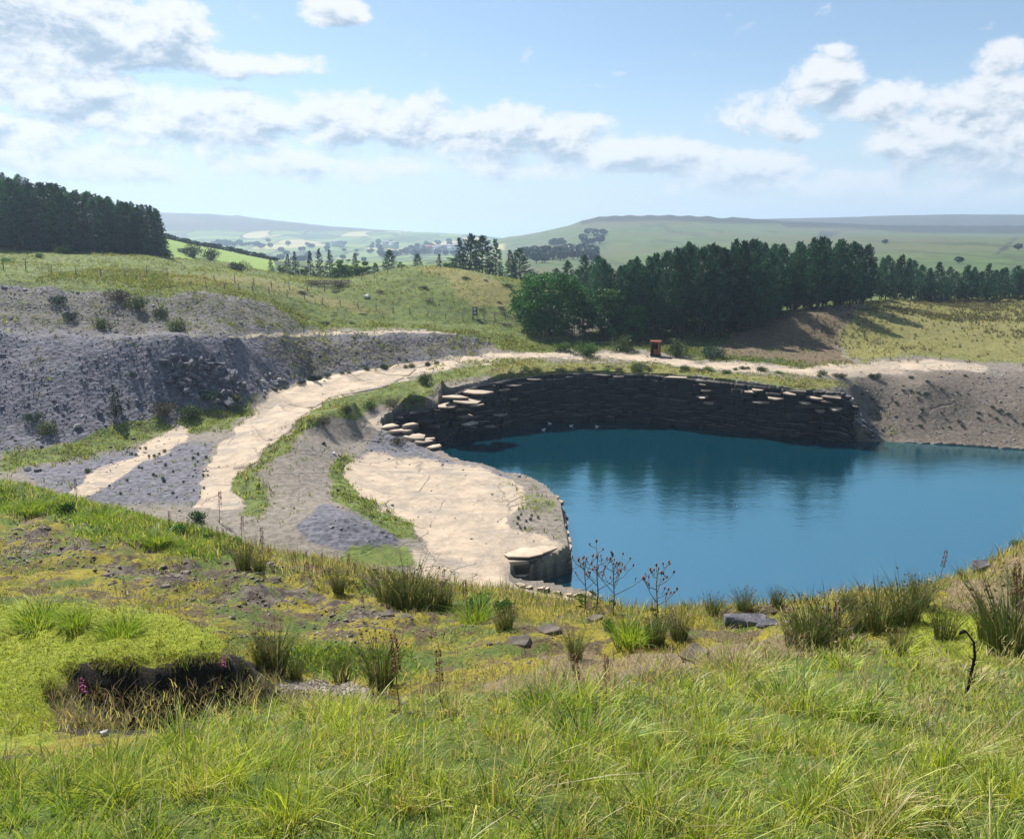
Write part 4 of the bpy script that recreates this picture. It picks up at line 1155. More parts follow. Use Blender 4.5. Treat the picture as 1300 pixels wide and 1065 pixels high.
SLABS = [slab_mesh('rock_slab', 60 + i, M_cliffrock) for i in range(10)]
EDGES = [slab_mesh('rock_slab', 80 + i, M_edge) for i in range(8)]
def rim_section(i0, i1):
    """points along the pit rim between two of its corners, with inward normals"""
    idx = list(range(i0, i1 + 1))
    P_ = PITW[idx]
    seg = np.linalg.norm(np.diff(P_[:, :2], axis=0), axis=1); cum = np.r_[0, np.cumsum(seg)]
    def f(s):
        p = np.array([np.interp(s, cum, P_[:, k]) for k in range(3)])
        k = min(max(np.searchsorted(cum, s) - 1, 0), len(seg) - 1)
        d = (P_[k + 1] - P_[k])[:2] / seg[k]
        n = np.array([-d[1], d[0]])
        q = p[:2] + n * .5
        if pit_signed(np.array([q[0]]), np.array([q[1]]))[0] < pit_signed(np.array([p[0] - n[0] * .5]), np.array([p[1] - n[1] * .5]))[0]: n = -n
        return p, n, d
    return f, cum[-1]
def put_slab(parent, me, c, d, size, rz=0, tilt=(0, 0)):
    o = ob('rock_slab', me, parent)
    o.location = c
    o.scale = size
    o.rotation_euler = (tilt[0], tilt[1], math.atan2(d[1], d[0]) + rz)
    return o
rc_ = random.Random(12)
i_a = PIT.index((1088, 557, .3)); i_b = len(PIT) - 1
f, total = rim_section(i_a, i_b)
# the broken face itself: beds of uneven thickness, each split by joints and set back or forward
bpy.data.objects.remove(cliff_o)
NSX = int(total / .38)
bedz = [0.0]
while bedz[-1] < 9.5: bedz.append(bedz[-1] + rc_.choice([.22, .3, .45, .7, 1.0]) * rc_.uniform(.8, 1.2))
rows_ = []
for bi in range(len(bedz) - 1):
    off = []; s0 = 0.0
    while s0 < total + 3:
        wj = rc_.choice([.5, .9, 1.6, 2.6]) * rc_.uniform(.7, 1.3)
        off.append((s0, s0 + wj, rc_.triangular(-.75, .65, -.05))); s0 += wj
    rows_.append(off)
def joint(bi, s_):
    for a0, a1, o0 in rows_[bi]:
        if a0 <= s_ < a1: return o0
    return 0
CV = []; CF = []
prev_cols = []
big = fbm(np.linspace(0, total, NSX + 1) * .16, np.zeros(NSX + 1), 17, 3) * .5
s0 = 0.0
while s0 < total:                                   # buttresses and re-entrants between the big joints
    wj = rc_.uniform(2.5, 8.0); k0, k1 = int(s0 / total * NSX), int((s0 + wj) / total * NSX) + 1
    big[k0:k1] += rc_.uniform(-1.0, 1.1); s0 += wj
prof = []
for k in range(NSX + 1):
    s_ = total * k / NSX
    p, n, d = f(s_)
    prof.append((p, n, s_, big[k]))
def cpt(k, bi, zz):
    p, n, s_, bg_ = prof[k]
    o_ = .95 + joint(bi, s_ - .01) + bg_ * .5 + .02 * zz * zz * .5
    return (p[0] + n[0] * o_, p[1] + n[1] * o_, p[2] - .30 - zz)
for bi in range(len(bedz) - 1):
    for k in range(NSX):
        z0, z1 = bedz[bi], bedz[bi + 1]
        if prof[k][0][2] - .3 - z0 < -.8: continue
        p, n, s_, bg_ = prof[k]; sm_ = (s_ + prof[k + 1][2]) / 2
        o_ = .95 + joint(bi, sm_) + bg_ * .5 + .012 * z0 * z0
        def q(kk, zz, oo):
            pp, nn = prof[kk][0], prof[kk][1]
            return (pp[0] + nn[0] * oo, pp[1] + nn[1] * oo, pp[2] - .35 - zz)
        i0 = len(CV)
        CV += [q(k, z1, o_), q(k + 1, z1, o_), q(k + 1, z0, o_), q(k, z0, o_), q(k + 1, z0, -.6), q(k, z0, -.6), q(k, z1, -.6), q(k + 1, z1, -.6)]
        CF += [(i0, i0 + 1, i0 + 2, i0 + 3), (i0 + 3, i0 + 2, i0 + 4, i0 + 5)]
        if k == 0 or abs(joint(bi, sm_) - joint(bi, sm_ - total / NSX)) > .01:
            CF.append((i0, i0 + 3, i0 + 5, i0 + 6))
        if k == NSX - 1 or abs(joint(bi, sm_) - joint(bi, sm_ + total / NSX)) > .01:
            CF.append((i0 + 1, i0 + 7, i0 + 4, i0 + 2))
cliff_o = tag(mk('quarry_cliff', CV, CF, M_cliffrock), kind='structure')
ground_objs['cliff_ground'] = sub_mesh('pit_side', cliff_ground)
nslab = 0
s = 0.0
while s < total:                                    # loose slabs along the top of the face and broken ledges in it
    wdt = rc_.choice([1.0, 1.6, 2.4, 3.4]) * rc_.uniform(.8, 1.2)
    p, n, d = f(min(s + wdt / 2, total))
    for k in range(rc_.choice([0, 1]), rc_.choice([1, 2, 3, 3])):
        dep = rc_.uniform(.35, 7.0) if k else rc_.uniform(.3, .7)
        if p[2] - dep < .1: continue
        hs_ = rc_.choice([.22, .3, .45, .7]); pr = rc_.uniform(-.1, .35) + (.25 if rc_.random() < .2 else 0)
        put_slab(cliff_o, rc_.choice(SLABS), (p[0] + n[0] * (pr + .2), p[1] + n[1] * (pr + .2), p[2] - dep - hs_ / 2), d, (wdt, 2.0, hs_), rc_.uniform(-.3, .3), (rc_.uniform(-.06, .06), rc_.uniform(-.06, .06)))
        nslab += 1
    s += wdt * rc_.uniform(.9, 1.7)
# ledges that catch the sun
srim = np.linspace(0, total, 600); rimp = np.array([f(q)[0] for q in srim]); rpx, rpy = project(rimp)
for px, py, w_, out_ in [(648, 489, 3.0, 1.6), (640, 507, 2.2, 1.9), (622, 527, 2.6, 2.0), (606, 535, 2.4, 2.2), (614, 542, 2.0, 2.4), (600, 530, 1.8, 1.8), (676, 482, 2.4, 1.0), (630, 495, 3.0, 1.5), (862, 480, 3.6, 1.0), (893, 488, 1.6, 1.2), (902, 496, 1.8, 1.5), (896, 504, 2.0, 1.8), (905, 512, 1.6, 2.1),
                         (958, 498, 1.8, 1.4), (966, 496, 1.6, 1.3), (972, 511, 2.6, 1.7), (988, 506, 2.2, 1.4), (1003, 500, 1.8, 1.2), (1018, 512, 1.8, 1.6), (1030, 506, 2.2, 1.4), (1040, 516, 2.2, 1.8), (1052, 510, 2.0, 1.5), (1060, 505, 2.8, 1.6), (1046, 522, 1.4, 2.0), (1066, 520, 1.6, 1.9)]:
    i = np.where(rpy < 515)[0]; i = i[np.argmin(np.abs(rpx[i] - px))]
    p, n, d = f(srim[i]); q = at(px, py, Y=p[1] + n[1] * out_)
    put_slab(cliff_o, rc_.choice(EDGES), (p[0] + n[0] * out_, p[1] + n[1] * out_, max(q[2], .4)), d, (w_, 1.8, rc_.uniform(.2, .38)), rc_.uniform(-.4, .4), (rc_.uniform(-.1, .1), rc_.uniform(-.1, .1)))
# fallen blocks at the east end of the cliff and along its foot are loose things further down

# edge blocks of the shelf
shelf_o = ground_objs['rock_shelf']
f, total = rim_section(PIT.index((708, 696, 2.3)) - 1, PIT.index((652, 703, 2.3)))
s = 0.0
while s < total:
    wdt = rc_.uniform(1.8, 3.2)
    p, n, d = f(min(s + wdt / 2, total))
    for k, (zt, hh) in enumerate([(2.16, .32), (1.86, 1.1), (.8, 1.5)]):
        pr = rc_.uniform(-.1, .12) + (-.05 if k == 0 else -.05)
        put_slab(shelf_o, rc_.choice(EDGES), (p[0] + n[0] * (pr - .75), p[1] + n[1] * (pr - .75), zt - hh / 2), d, (wdt * 1.12, 2.2, hh), rc_.uniform(-.1, .1), (rc_.uniform(-.03, .03), rc_.uniform(-.03, .03)))
    s += wdt
f, total = rim_section(PIT.index((642, 600, 2.2)), PIT.index((721, 691, 2.3)))
s = 0.0
while s < total:
    wdt = rc_.uniform(1.2, 2.6)
    p, n, d = f(min(s + wdt / 2, total))
    for k, (zt, hh) in enumerate([(-.38, .5), (-.95, 1.1)]):
        pr = rc_.uniform(-.15, .25)
        put_slab(shelf_o, rc_.choice(EDGES), (p[0] + n[0] * (pr - .5), p[1] + n[1] * (pr - .5), p[2] + zt - hh / 2), d, (wdt * 1.05, 1.7, hh), rc_.uniform(-.15, .15), (rc_.uniform(-.04, .04), rc_.uniform(-.04, .04)))
    s += wdt
f, total = rim_section(PIT.index((490, 545, 3.0)), PIT.index((642, 600, 2.2)))
s = 0.0
while s < total:
    wdt = rc_.uniform(1.5, 3.2)
    p, n, d = f(min(s + wdt / 2, total))
    pr = rc_.uniform(-.2, .5)
    put_slab(shelf_o, rc_.choice(EDGES), (p[0] + n[0] * (pr - .7), p[1] + n[1] * (pr - .7), p[2] - .62), d, (wdt, 2.0, .7), rc_.uniform(-.15, .15), (rc_.uniform(-.03, .03), rc_.uniform(-.03, .03)))
    s += wdt
# stepping blocks standing proud where the shelf meets the wall
for px, py, z, w_, h_ in [(494, 540, 3.9, 2.2, .9), (503, 546, 3.7, 2.0, 1.1), (513, 545, 3.7, 2.4, 1.0), (526, 553, 3.3, 2.8, 1.2), (538, 559, 3.0, 2.2, .9), (545, 556, 3.0, 1.6, .8), (552, 566, 2.7, 1.8, .6), (520, 538, 4.2, 2.0, .9), (533, 560, 2.9, 1.4, .5),
                          (575, 503, 6.2, 3.6, .45), (592, 508, 5.8, 4.2, .4), (604, 513, 5.4, 2.4, .35), (571, 514, 5.2, 3.8, .35), (584, 518, 4.8, 2.6, .3), (606, 497, 6.5, 4.2, .35), (596, 537, 3.0, 2.6, .3), (590, 528, 3.6, 2.6, .3), (600, 541, 2.6, 1.6, .3)]:
    p = at(px, py, z=z)
    put_slab(shelf_o, rc_.choice(EDGES), (p[0], p[1], z - h_ / 2), (1, .2), (w_, w_ * .85, h_), rc_.uniform(-.6, .6), (rc_.uniform(-.08, .08), rc_.uniform(-.08, .08)))
# support under the stepping blocks of the west corner: rough ledges down to the water
for k in range(16):
    px = rc_.uniform(556, 612); z = rc_.uniform(.2, 5.0)
    i_ = PIT.index((575, 495, 6.2)); 
    p, n, d = rim_section(PIT.index((618, 484, 7.0)), PIT.index((530, 517, 4.7)))[0](rc_.uniform(0, 18))
    pr = rc_.uniform(.3, 2.6) * (1 - z / 7)
    put_slab(shelf_o, rc_.choice(SLABS), (p[0] + n[0] * pr, p[1] + n[1] * pr, min(z, p[2] - .6)), d, (rc_.uniform(2, 4), rc_.uniform(1.8, 3), rc_.uniform(.3, .7)), rc_.uniform(-.3, .3), (rc_.uniform(-.06, .06), rc_.uniform(-.06, .06)))

# flat jointed bedrock slabs lying in the track
track_o = ground_objs['quarry_track']
for poly in [[(354, 500), (383, 484), (434, 475), (494, 490), (468, 496), (420, 505), (396, 519), (362, 512)], [(441, 474.5), (463, 470.5), (514, 479), (499, 489)], [(468, 469.5), (503, 463.5), (529, 468.5), (518, 478)], [(509, 462.5), (536, 459.5), (556, 461), (533, 467)],
             [(318, 540), (352, 514), (392, 524), (372, 545), (345, 560)], [(300, 570), (314, 544), (342, 564), (322, 590), (296, 596)]]:
    g = [hit(*p, near=False) for p in poly]
    c = np.mean(g, 0)
    out = []
    for k in range(len(g)):
        a, b_ = g[k][:2], g[(k + 1) % len(g)][:2]
        for u in (0, .25, .5, .75):
            out.append(a + (b_ - a) * u + np.array([rc_.uniform(-.22, .22), rc_.uniform(-.22, .22)]) * (u > 0))
    out = np.array(out); n_ = len(out)
    rings = [c[:2] + (out - c[:2]) * q for q in (1.0, .8, .6, .4, .2)]
    xy = np.vstack([out] + rings + [c[None, :2]])
    zz0 = q_at(xy[:, 0], xy[:, 1]) + .06; zz0[:n_] -= .5
    V = np.c_[xy, zz0]; F = []
    for r_i in range(5):
        for k in range(n_):
            j = (k + 1) % n_; a0 = r_i * n_; b0 = a0 + n_
            F += [(a0 + k, a0 + j, b0 + j), (a0 + k, b0 + j, b0 + k)]
    F += [(5 * n_ + k, 5 * n_ + (k + 1) % n_, 6 * n_) for k in range(n_)]
    F = np.array(F)
    e1 = V[F[-1][1]] - V[F[-1][0]]; e2 = V[F[-1][2]] - V[F[-1][0]]
    if np.cross(e1, e2)[2] < 0: F = F[:, ::-1]
    one = np.ones((len(V), 1))
    mk('bedrock_slab', V, F, M_quarry, track_o, cols={'za': one * [[1, 0, 0]], 'zb': one * [[0, 0, 0]], 'cliff': one * [[0, 0, 0]]})

# ---- loose stones
ROCKS = {k: [hull_mesh('boulder', 100 + i + 20 * j, m, (1, .85, .62), 15, .6) for i in range(6)] for j, (k, m) in enumerate([('dark', M_dark), ('pale', M_pale), ('scree', M_scree), ('edge', M_edge)])}
def boulder(kind, p, size, label, group=None, name='boulder', flat=1.0, cat='boulder'):
    o = ob(name, rc_.choice(ROCKS[kind])); o.location = (p[0], p[1], p[2] + size * .18)
    o.scale = (size * rc_.uniform(.8, 1.25), size * rc_.uniform(.8, 1.2), size * rc_.uniform(.75, 1.1) * flat)
    o.rotation_euler = (rc_.uniform(-.5, .5), rc_.uniform(-.5, .5), rc_.uniform(0, 6.28))
    return tag(o, label, cat, group)
n_ = 0
while n_ < 170:
    px, py = rc_.uniform(200, 318), rc_.uniform(446, 520)
    if not inpoly(np.array([px]), np.array([py]), SPOIL_DARK)[0]: continue
    p = hit(px, py, near=False)
    sz = rc_.uniform(.5, 1.3) * (1 if rc_.random() < .8 else 1.5)
    boulder('dark', p, sz, 'large dark angular boulder in the tip on the grey spoil slope' if sz > 1.2 else 'middling dark boulder in the tip on the grey spoil slope' if sz > .8 else 'small dark stone in the tip on the grey spoil slope', 'dark boulders tipped on the spoil slope'); n_ += 1
for k in range(16):
    p = hit(rc_.gauss(345, 9), rc_.gauss(484, 6), near=False)
    boulder('pale', p, rc_.uniform(.45, .9), 'pale grey boulder in the small heap beside the track', 'pale boulders heaped beside the track')
for k in range(46):
    u = rc_.random()
    p = hit(1072 + 42 * u + rc_.gauss(0, 4), 500 + 58 * u ** .8 + rc_.gauss(0, 5), near=False)
    boulder(rc_.choice(['dark', 'pale', 'edge']), p, rc_.uniform(.4, 1.2), 'fallen block in the rockfall at the right end of the dark cliff', 'fallen blocks at the right end of the cliff', 'fallen_block')
for px, py, sz, kd, lab in [(410, 564, .8, 'dark', 'single black boulder on the bare heap left of the rock shelf'), (364, 487, .9, 'dark', 'dark boulder touching the heap of pale stones by the track'), (327, 484, 1.0, 'dark', 'black boulder left of the heap of pale stones'),
                            (127, 527, .9, 'dark', 'black boulder at the foot of the little spruce on the spoil slope'), (424, 577, .5, 'pale', 'white stone on the heap left of the rock shelf'), (431, 579, .45, 'pale', 'small white stone next to a larger one on the heap left of the shelf'),
                            (99, 543, 1.1, 'pale', 'long pale block at the foot of the grey spoil slope'), (35, 597, .8, 'pale', 'pale block on the floor at the far left'), (48, 599, .7, 'dark', 'brown block beside the pale one on the floor at the far left'),
                            (466, 381, 0, 'pale', '')]:
    if sz: boulder(kd, hit(px, py, near=False), sz, lab)

def stones(name, pts, sizes, mat, seed, kind='stuff', flat=.65):
    """very many small stones as one mesh"""
    rng = np.random.default_rng(seed)
    base = []
    for i in range(6):
        me = hull_mesh('tmp', seed * 10 + i, mat, (1, 1, 1), 9, .4)
        me.calc_loop_triangles()
        base.append((np.array([v.co[:] for v in me.vertices]), np.array([t.vertices[:] for t in me.loop_triangles])))
        bpy.data.meshes.remove(me)
    Vs = []; Fs = []; o = 0
    which = rng.integers(0, 6, len(pts))
    for b in range(6):
        k = np.where(which == b)[0]
        if not len(k): continue
        bv, bf = base[b]; m = len(k)
        th = rng.uniform(0, 2 * math.pi, m); tx = rng.normal(0, .35, m)
        c, s_ = np.cos(th)[:, None], np.sin(th)[:, None]
        X = bv[None, :, 0] * rng.uniform(.7, 1.4, (m, 1)); Y = bv[None, :, 1] * rng.uniform(.7, 1.2, (m, 1)); Z = bv[None, :, 2] * flat * rng.uniform(.6, 1.2, (m, 1))
        Y, Z = Y * np.cos(tx)[:, None] - Z * np.sin(tx)[:, None], Y * np.sin(tx)[:, None] + Z * np.cos(tx)[:, None]
        V = np.stack([X * c - Y * s_, X * s_ + Y * c, Z], 2) * sizes[k][:, None, None] + pts[k][:, None, :]
        Vs.append(V.reshape(-1, 3)); Fs.append((bf[None] + (np.arange(m) * len(bv))[:, None, None]).reshape(-1, 3) + o); o += V.shape[0] * V.shape[1]
    return tag(mk(name, np.vstack(Vs), np.vstack(Fs), mat), kind=kind)
rg = np.random.default_rng(77)
def scatter_q(n, zonefn, box=(-115, 125, 60, 160)):
    out = []
    while sum(map(len, out)) < n:
        x = rg.uniform(box[0], box[1], n * 4); y = rg.uniform(box[2], box[3], n * 4)
        k = zonefn(x, y) > rg.random(n * 4)
        out.append(np.c_[x[k], y[k]])
    p = np.vstack(out)[:n]
    return np.c_[p, q_at(p[:, 0], p[:, 1])]
def water_free(x, y): return (pit_signed(x, y) < -.3)
p = scatter_q(8500, lambda x, y: q_zone('shale', x, y) * np.where((x > -60) & (y < 92) & (q_at(x, y) < 5), .22, 1) * (1 - q_zone('brown', x, y) * .7) * (fbm(x * .15, y * .15, 61, 3) + .55) * water_free(x, y))
stones('scree', p + [0, 0, .03], np.exp(rg.normal(-1.85, .55, len(p))).clip(.06, .7), M_scree, 5)
p = scatter_q(5000, lambda x, y: np.maximum(q_zone('brown', x, y), .12 * (1 - q_zone('sand', x, y))) * (fbm(x * .2, y * .2, 62, 3) + .6) * water_free(x, y))
stones('brown_scree', p + [0, 0, .03], np.exp(rg.normal(-1.75, .5, len(p))).clip(.06, .6), M_screeb, 6)
p = scatter_q(260, lambda x, y: q_zone('sand', x, y) * water_free(x, y) * .8, (-70, 40, 52, 130))
stones('track_stones', p, np.exp(rg.normal(-1.7, .45, len(p))).clip(.08, .5), M_edge, 7)
# stones on the near hillside
def scatter_n(n, zfn, ymin=3, ymax=36, smin=-.8, smax=.8):
    out = []
    while sum(map(len, out)) < n:
        s = rg.uniform(smin, smax, n * 3); y = np.exp(rg.uniform(math.log(ymin), math.log(ymax), n * 3))
        x = s * y; z = n_at(x, y)
        px, py = project(np.c_[x, y, z])
        k = zfn(px, py, x, y) > rg.random(n * 3)
        out.append(np.c_[x[k], y[k], z[k]])
    return np.vstack(out)[:n]
p = scatter_n(3600, lambda px, py, x, y: (zone(px, py, A_RUBBLE, 20) + .10 * (py > 640) * (py < 870) * (1 - zone(px, py, A_MOSS1, 4)) * (1 - zone(px, py, A_GRASS, 4))) * np.clip(fbm(x * 1.1, y * 1.1, 63, 3) * 1.6 + .35, 0, 1))
stones('hillside_stones', p, np.exp(rg.normal(-3.0, .55, len(p))).clip(.015, .2) * np.clip(p[:, 1] / 14, .5, 1.6), M_screeb, 8)
p = scatter_n(700, lambda px, py, x, y: zone(px, py, A_PATH, 8))
stones('path_gravel', p, rg.uniform(.015, .05, len(p)), M_screeb, 9)
# named stones on the near hillside
def flat_rock(px, py, size, label, mat, seed, rz=0):
    p = hit(px, py)
    me = hull_mesh('boulder', seed, mat, size, 46, .35)
    o = ob('boulder', me); o.location = (p[0], p[1], p[2] + size[2] * .2); o.rotation_euler = (.05, -.06, rz)
    return tag(o, label, 'boulder')
flat_rock(945, 792, (.86, .30, .22), 'long flat dark stone lying in the grass left of the tall rushes', M_dark, 301, -.12)
flat_rock(975, 796, (.36, .24, .16), 'small dark stone against the right end of the long flat dark stone', M_dark, 308, .2)
flat_rock(697, 804, (.44, .32, .16), 'grey rounded stone in the grass below the near end of the lake', M_screeb, 302, .3)
flat_rock(660, 817, (.42, .3, .12), 'low grey stone half buried in turf left of the rounded one', M_screeb, 303, .1)
flat_rock(755, 790, (.3, .22, .2), 'pinkish stone by the leafy clump under the thistle', M_screeb, 304, .6)
flat_rock(1246, 722, (.40, .3, .2), 'dark block on the brown bank at the right edge above the water', M_dark, 305, .2)
flat_rock(880, 836, (.34, .25, .14), 'low brown stone at the edge of the long grass', M_screeb, 306, .8)
flat_rock(133, 934, (.05, .04, .05), 'small white stone in the grass under the mossy overhang', M_pale, 307, .8)
flat_rock(490, 782, (.35, .25, .14), 'flat grey stone on the slope under the rushes', M_screeb, 309, .3)
for k in range(9):
    p = hit(662 + 12 * k + rc_.uniform(-4, 4), 746 + 1.8 * k + rc_.uniform(-1, 3), near=False)
    boulder('edge', p, rc_.uniform(.4, .9), 'tan stone along the near water edge below the shelf', 'tan stones at the near water edge', flat=.7)

# ================================================================== things people left
# rusty steel tank stood on end beside the track
M_rust = solid('rusty_steel', (.10, .03, .016), (.22, .075, .036), 2.5, .8, .3, .03)
M_black = solid('tank_inside', (.012, .010, .010), (.03, .025, .022), 3, .9)
M_white = solid('white_paint', (.62, .62, .60), (.76, .76, .74), 2, .6, .1)
def box_vf(x0, x1, y0, y1, z0, z1):
    V = np.array([(x, y, z) for x in (x0, x1) for y in (y0, y1) for z in (z0, z1)], float)
    F = np.array([(0, 1, 3), (0, 3, 2), (4, 6, 7), (4, 7, 5), (0, 4, 5), (0, 5, 1), (2, 3, 7), (2, 7, 6), (0, 2, 6), (0, 6, 4), (1, 5, 7), (1, 7, 3)])
    return V, F
def bevel_obj(o, w):
    m = o.modifiers.new('bevel', 'BEVEL'); m.width = w; m.segments = 2; m.limit_method = 'ANGLE'
p = hit(832, 452, near=False)
tk = empty('rusty_tank', p, 'rusty red upright steel hopper with a dark open front beside the track', 'hopper', rz=-.25)
tk.scale = (1.3, 1.3, 1.3)
for nm, bx, mt in [('side_panel', (-.62, -.55, -.5, .5, .25, 1.75), M_rust), ('side_panel', (.30, .62, -.52, .5, .25, 1.75), M_rust), ('back_panel', (-.55, .30, .42, .5, .25, 1.75), M_black),
                   ('top_plate', (-.72, .72, -.62, .62, 1.76, 1.98), M_rust), ('base_frame', (-.68, .68, -.58, .58, .06, .24), M_black), ('front_panel', (-.2, .298, -.50, -.44, .25, .95), M_rust)]:
    bevel_obj(mk(nm, *box_vf(*bx), mt, tk), .02)
for sx in (-.5, .5):
    mk('leg', *box_vf(sx - .09, sx + .09, -.45, .45, -.5, .055), M_black, tk)
for k in range(4):
    boulder('dark', hit(822 + 5 * k, 453.5, near=False), .45, 'dark rubble stone around the foot of the rusty hopper', 'rubble at the foot of the rusty hopper')
# notice board on the grass mound
p = hit(603, 404, near=False)
sg = empty('notice_board', p, 'dark notice board on two posts with two white notices in the rough grass', 'sign', rz=.1)
for sx in (-.42, .42): mk('post', *box_vf(sx - .06, sx + .06, -.05, .05, -.3, 2.3), M_wood, sg)
mk('board', *box_vf(-.36, .36, -.03, .03, .5, 2.1), solid('dark_board', (.03, .035, .05), (.06, .065, .08), 3), sg)
for z0 in (.72, 1.42): mk('notice', *box_vf(-.24, .24, -.05, -.032, z0, z0 + .46), M_white, sg)
# pitched stone marker on the mound
p = hit(466, 378, near=False)
boulder('pale', p, 1.3, 'white stone slab sticking out of the grass mound by the fence', name='boulder')

# fences of stakes and wire
def fence(pts, step, label, h=1.25, lean=.08):
    w = [hit(*q, near=False) for q in pts]
    w = np.array(w); seg = np.linalg.norm(np.diff(w[:, :2], axis=0), axis=1); cum = np.r_[0, np.cumsum(seg)]
    o = empty('stake_fence', tuple(w[0]), label, 'fence')
    tops = []
    pm = mk('post', *tube([(0, 0, -.3), (0, 0, 1)], [.075, .065], 6), M_wood, link=False)
    for s in np.arange(0, cum[-1], step):
        x, y = np.interp(s, cum, w[:, 0]), np.interp(s, cum, w[:, 1]); z = float(ground_z(np.array(x), np.array(y)))
        hh = h * rc_.uniform(.85, 1.15)
        q = ob('post', pm, o); q.location = (x - w[0][0], y - w[0][1], z - w[0][2]); q.scale = (1, 1, hh)
        q.rotation_euler = (rc_.uniform(-lean, lean), rc_.uniform(-lean, lean), 0)
        tops.append((x - w[0][0], y - w[0][1], z - w[0][2], hh))
    wires = []
    for fz in (.35, .65, .92):
        for a, b_ in zip(tops[:-1], tops[1:]):
            A0 = np.array([a[0], a[1], a[2] + a[3] * fz]); B0 = np.array([b_[0], b_[1], b_[2] + b_[3] * fz])
            wires.append(tube([A0, (A0 + B0) / 2 - [0, 0, .05], B0], [.012] * 3, 3))
    mk('wire', *join(wires), M_wire, o)
    return o
fence([(-20, 344), (20, 345), (50, 346), (79, 349), (120, 352), (170, 352), (235, 352)], 3.6, 'stake and wire fence along the grass above the upper spoil slope at the left', 1.7)
fence([(262, 366), (279, 368), (320, 371), (345, 373), (380, 378), (398, 383), (440, 389), (490, 395), (520, 400), (560, 405), (600, 408)], 3.4, 'stake and wire fence running down the bank to the notice board')
fence([(272, 357), (300, 360), (330, 364), (358, 367), (380, 370), (395, 371), (410, 371), (430, 364), (462, 356), (480, 350), (520, 341)], 3.6, 'higher stake fence climbing over the grass mound', 1.35)
fence([(600, 406), (620, 407), (640, 406), (655, 402)], 2.2, 'short run of stakes between the notice board and the big round tree')

# small pale field shelter at the end of the green field
p = hit(232, 321, near=False); 
sh = empty('field_shelter', p, 'small cream field shelter at the near end of the bright green field', 'shelter', rz=.2)
M_cream = solid('cream_wall', (.5, .48, .42), (.62, .6, .54), 2)
M_slate = solid('slate_roof', (.26, .26, .28), (.38, .38, .40), 2)
mk('wall', *box_vf(-1.7, 1.7, -1, 1, -.2, 1.5), M_cream, sh)
mk('roof', *box_vf(-1.9, 1.9, -1.2, 1.2, 1.52, 1.66), M_slate, sh)
mk('door', *box_vf(.3, 1.1, -1.05, -1.003, -.1, 1.3), M_wood, sh)
# farms and houses across the valley
M_render = solid('white_render', (.66, .66, .64), (.78, .78, .76), .5, .8, 0)
M_stonew = solid('house_stone', (.26, .22, .17), (.36, .31, .25), .8)
M_tile = solid('orange_tile', (.36, .15, .08), (.48, .22, .12), .8)
M_glass = solid('window_glass', (.02, .025, .03), (.05, .06, .07), 1, .15, 0)
def house(px, py, Y, L, Dp, H_, wall, roofm, label, rz):
    X = at(px, py, Y=Y)[0]
    z = float(f_at(np.array(X), np.array(Y)))
    zt = at(px, py, Y=Y)[2]
    o = empty('farmhouse', (X, Y, max(z, zt - 1)), label, 'house', 'farm buildings across the valley', rz)
    mk('wall', *box_vf(-L / 2, L / 2, -Dp / 2, Dp / 2, -6, H_), wall, o)
    rise = Dp * .38; e = .5
    V = np.array([(-L / 2 - e, -Dp / 2 - e, H_ - .2), (L / 2 + e, -Dp / 2 - e, H_ - .2), (L / 2 + e, Dp / 2 + e, H_ - .2), (-L / 2 - e, Dp / 2 + e, H_ - .2), (-L / 2 - e, 0, H_ + rise), (L / 2 + e, 0, H_ + rise)])
    F = np.array([(0, 1, 5), (0, 5, 4), (2, 3, 4), (2, 4, 5), (0, 4, 3), (1, 2, 5), (0, 3, 2), (0, 2, 1)])
    r_ = mk('roof', V, F, roofm, o)
    mk('chimney', *box_vf(L / 2 - 2.2, L / 2 - .9, -.6, .6, H_ + rise * .5, H_ + rise + 1.4), M_stonew, r_)
    for i in range(max(2, int(L / 4))):
        xx_ = -L / 2 + (i + .5) * L / max(2, int(L / 4))
        for zz_ in ((1.0, 3.4) if H_ > 4.5 else (1.0,)):
            wn = mk('window', *box_vf(xx_ - .65, xx_ + .65, -Dp / 2 - .06, -Dp / 2 - .003, zz_, zz_ + 1.3), M_glass, o)
    mk('door', *box_vf(-.5, .5, -Dp / 2 - .08, -Dp / 2 - .004, 0, 2.1), M_wood, o)
    return o
for a in [(428, 310, far_Y(2300), 26, 9, 6, M_render, M_slate, 'long white farmhouse alone below the blue hill', .1), (434, 311, far_Y(2310), 14, 8, 5, M_render, M_slate, 'short white barn at the end of the lone white farmhouse', .3),
          (491, 311, far_Y(1900), 18, 8, 6, M_render, M_slate, 'left white house of the pair between two dark woods', .2), (500, 312, far_Y(1880), 20, 8, 6, M_render, M_slate, 'right white house of the pair between two dark woods', -.2),
          (546, 316, far_Y(1800), 20, 9, 5, M_stonew, M_tile, 'farm building with an orange roof in the valley', .1), (556, 317, far_Y(1780), 22, 9, 5, M_render, M_slate, 'white barn just right of the orange roofed building', .0),
          (567, 315, far_Y(1800), 18, 8, 6, M_render, M_slate, 'white house left of the last one before the tall clump', .3), (576, 316, far_Y(1790), 26, 9, 6, M_render, M_slate, 'long white house nearest the tall dark clump of trees', -.1)]:
    house(*a)

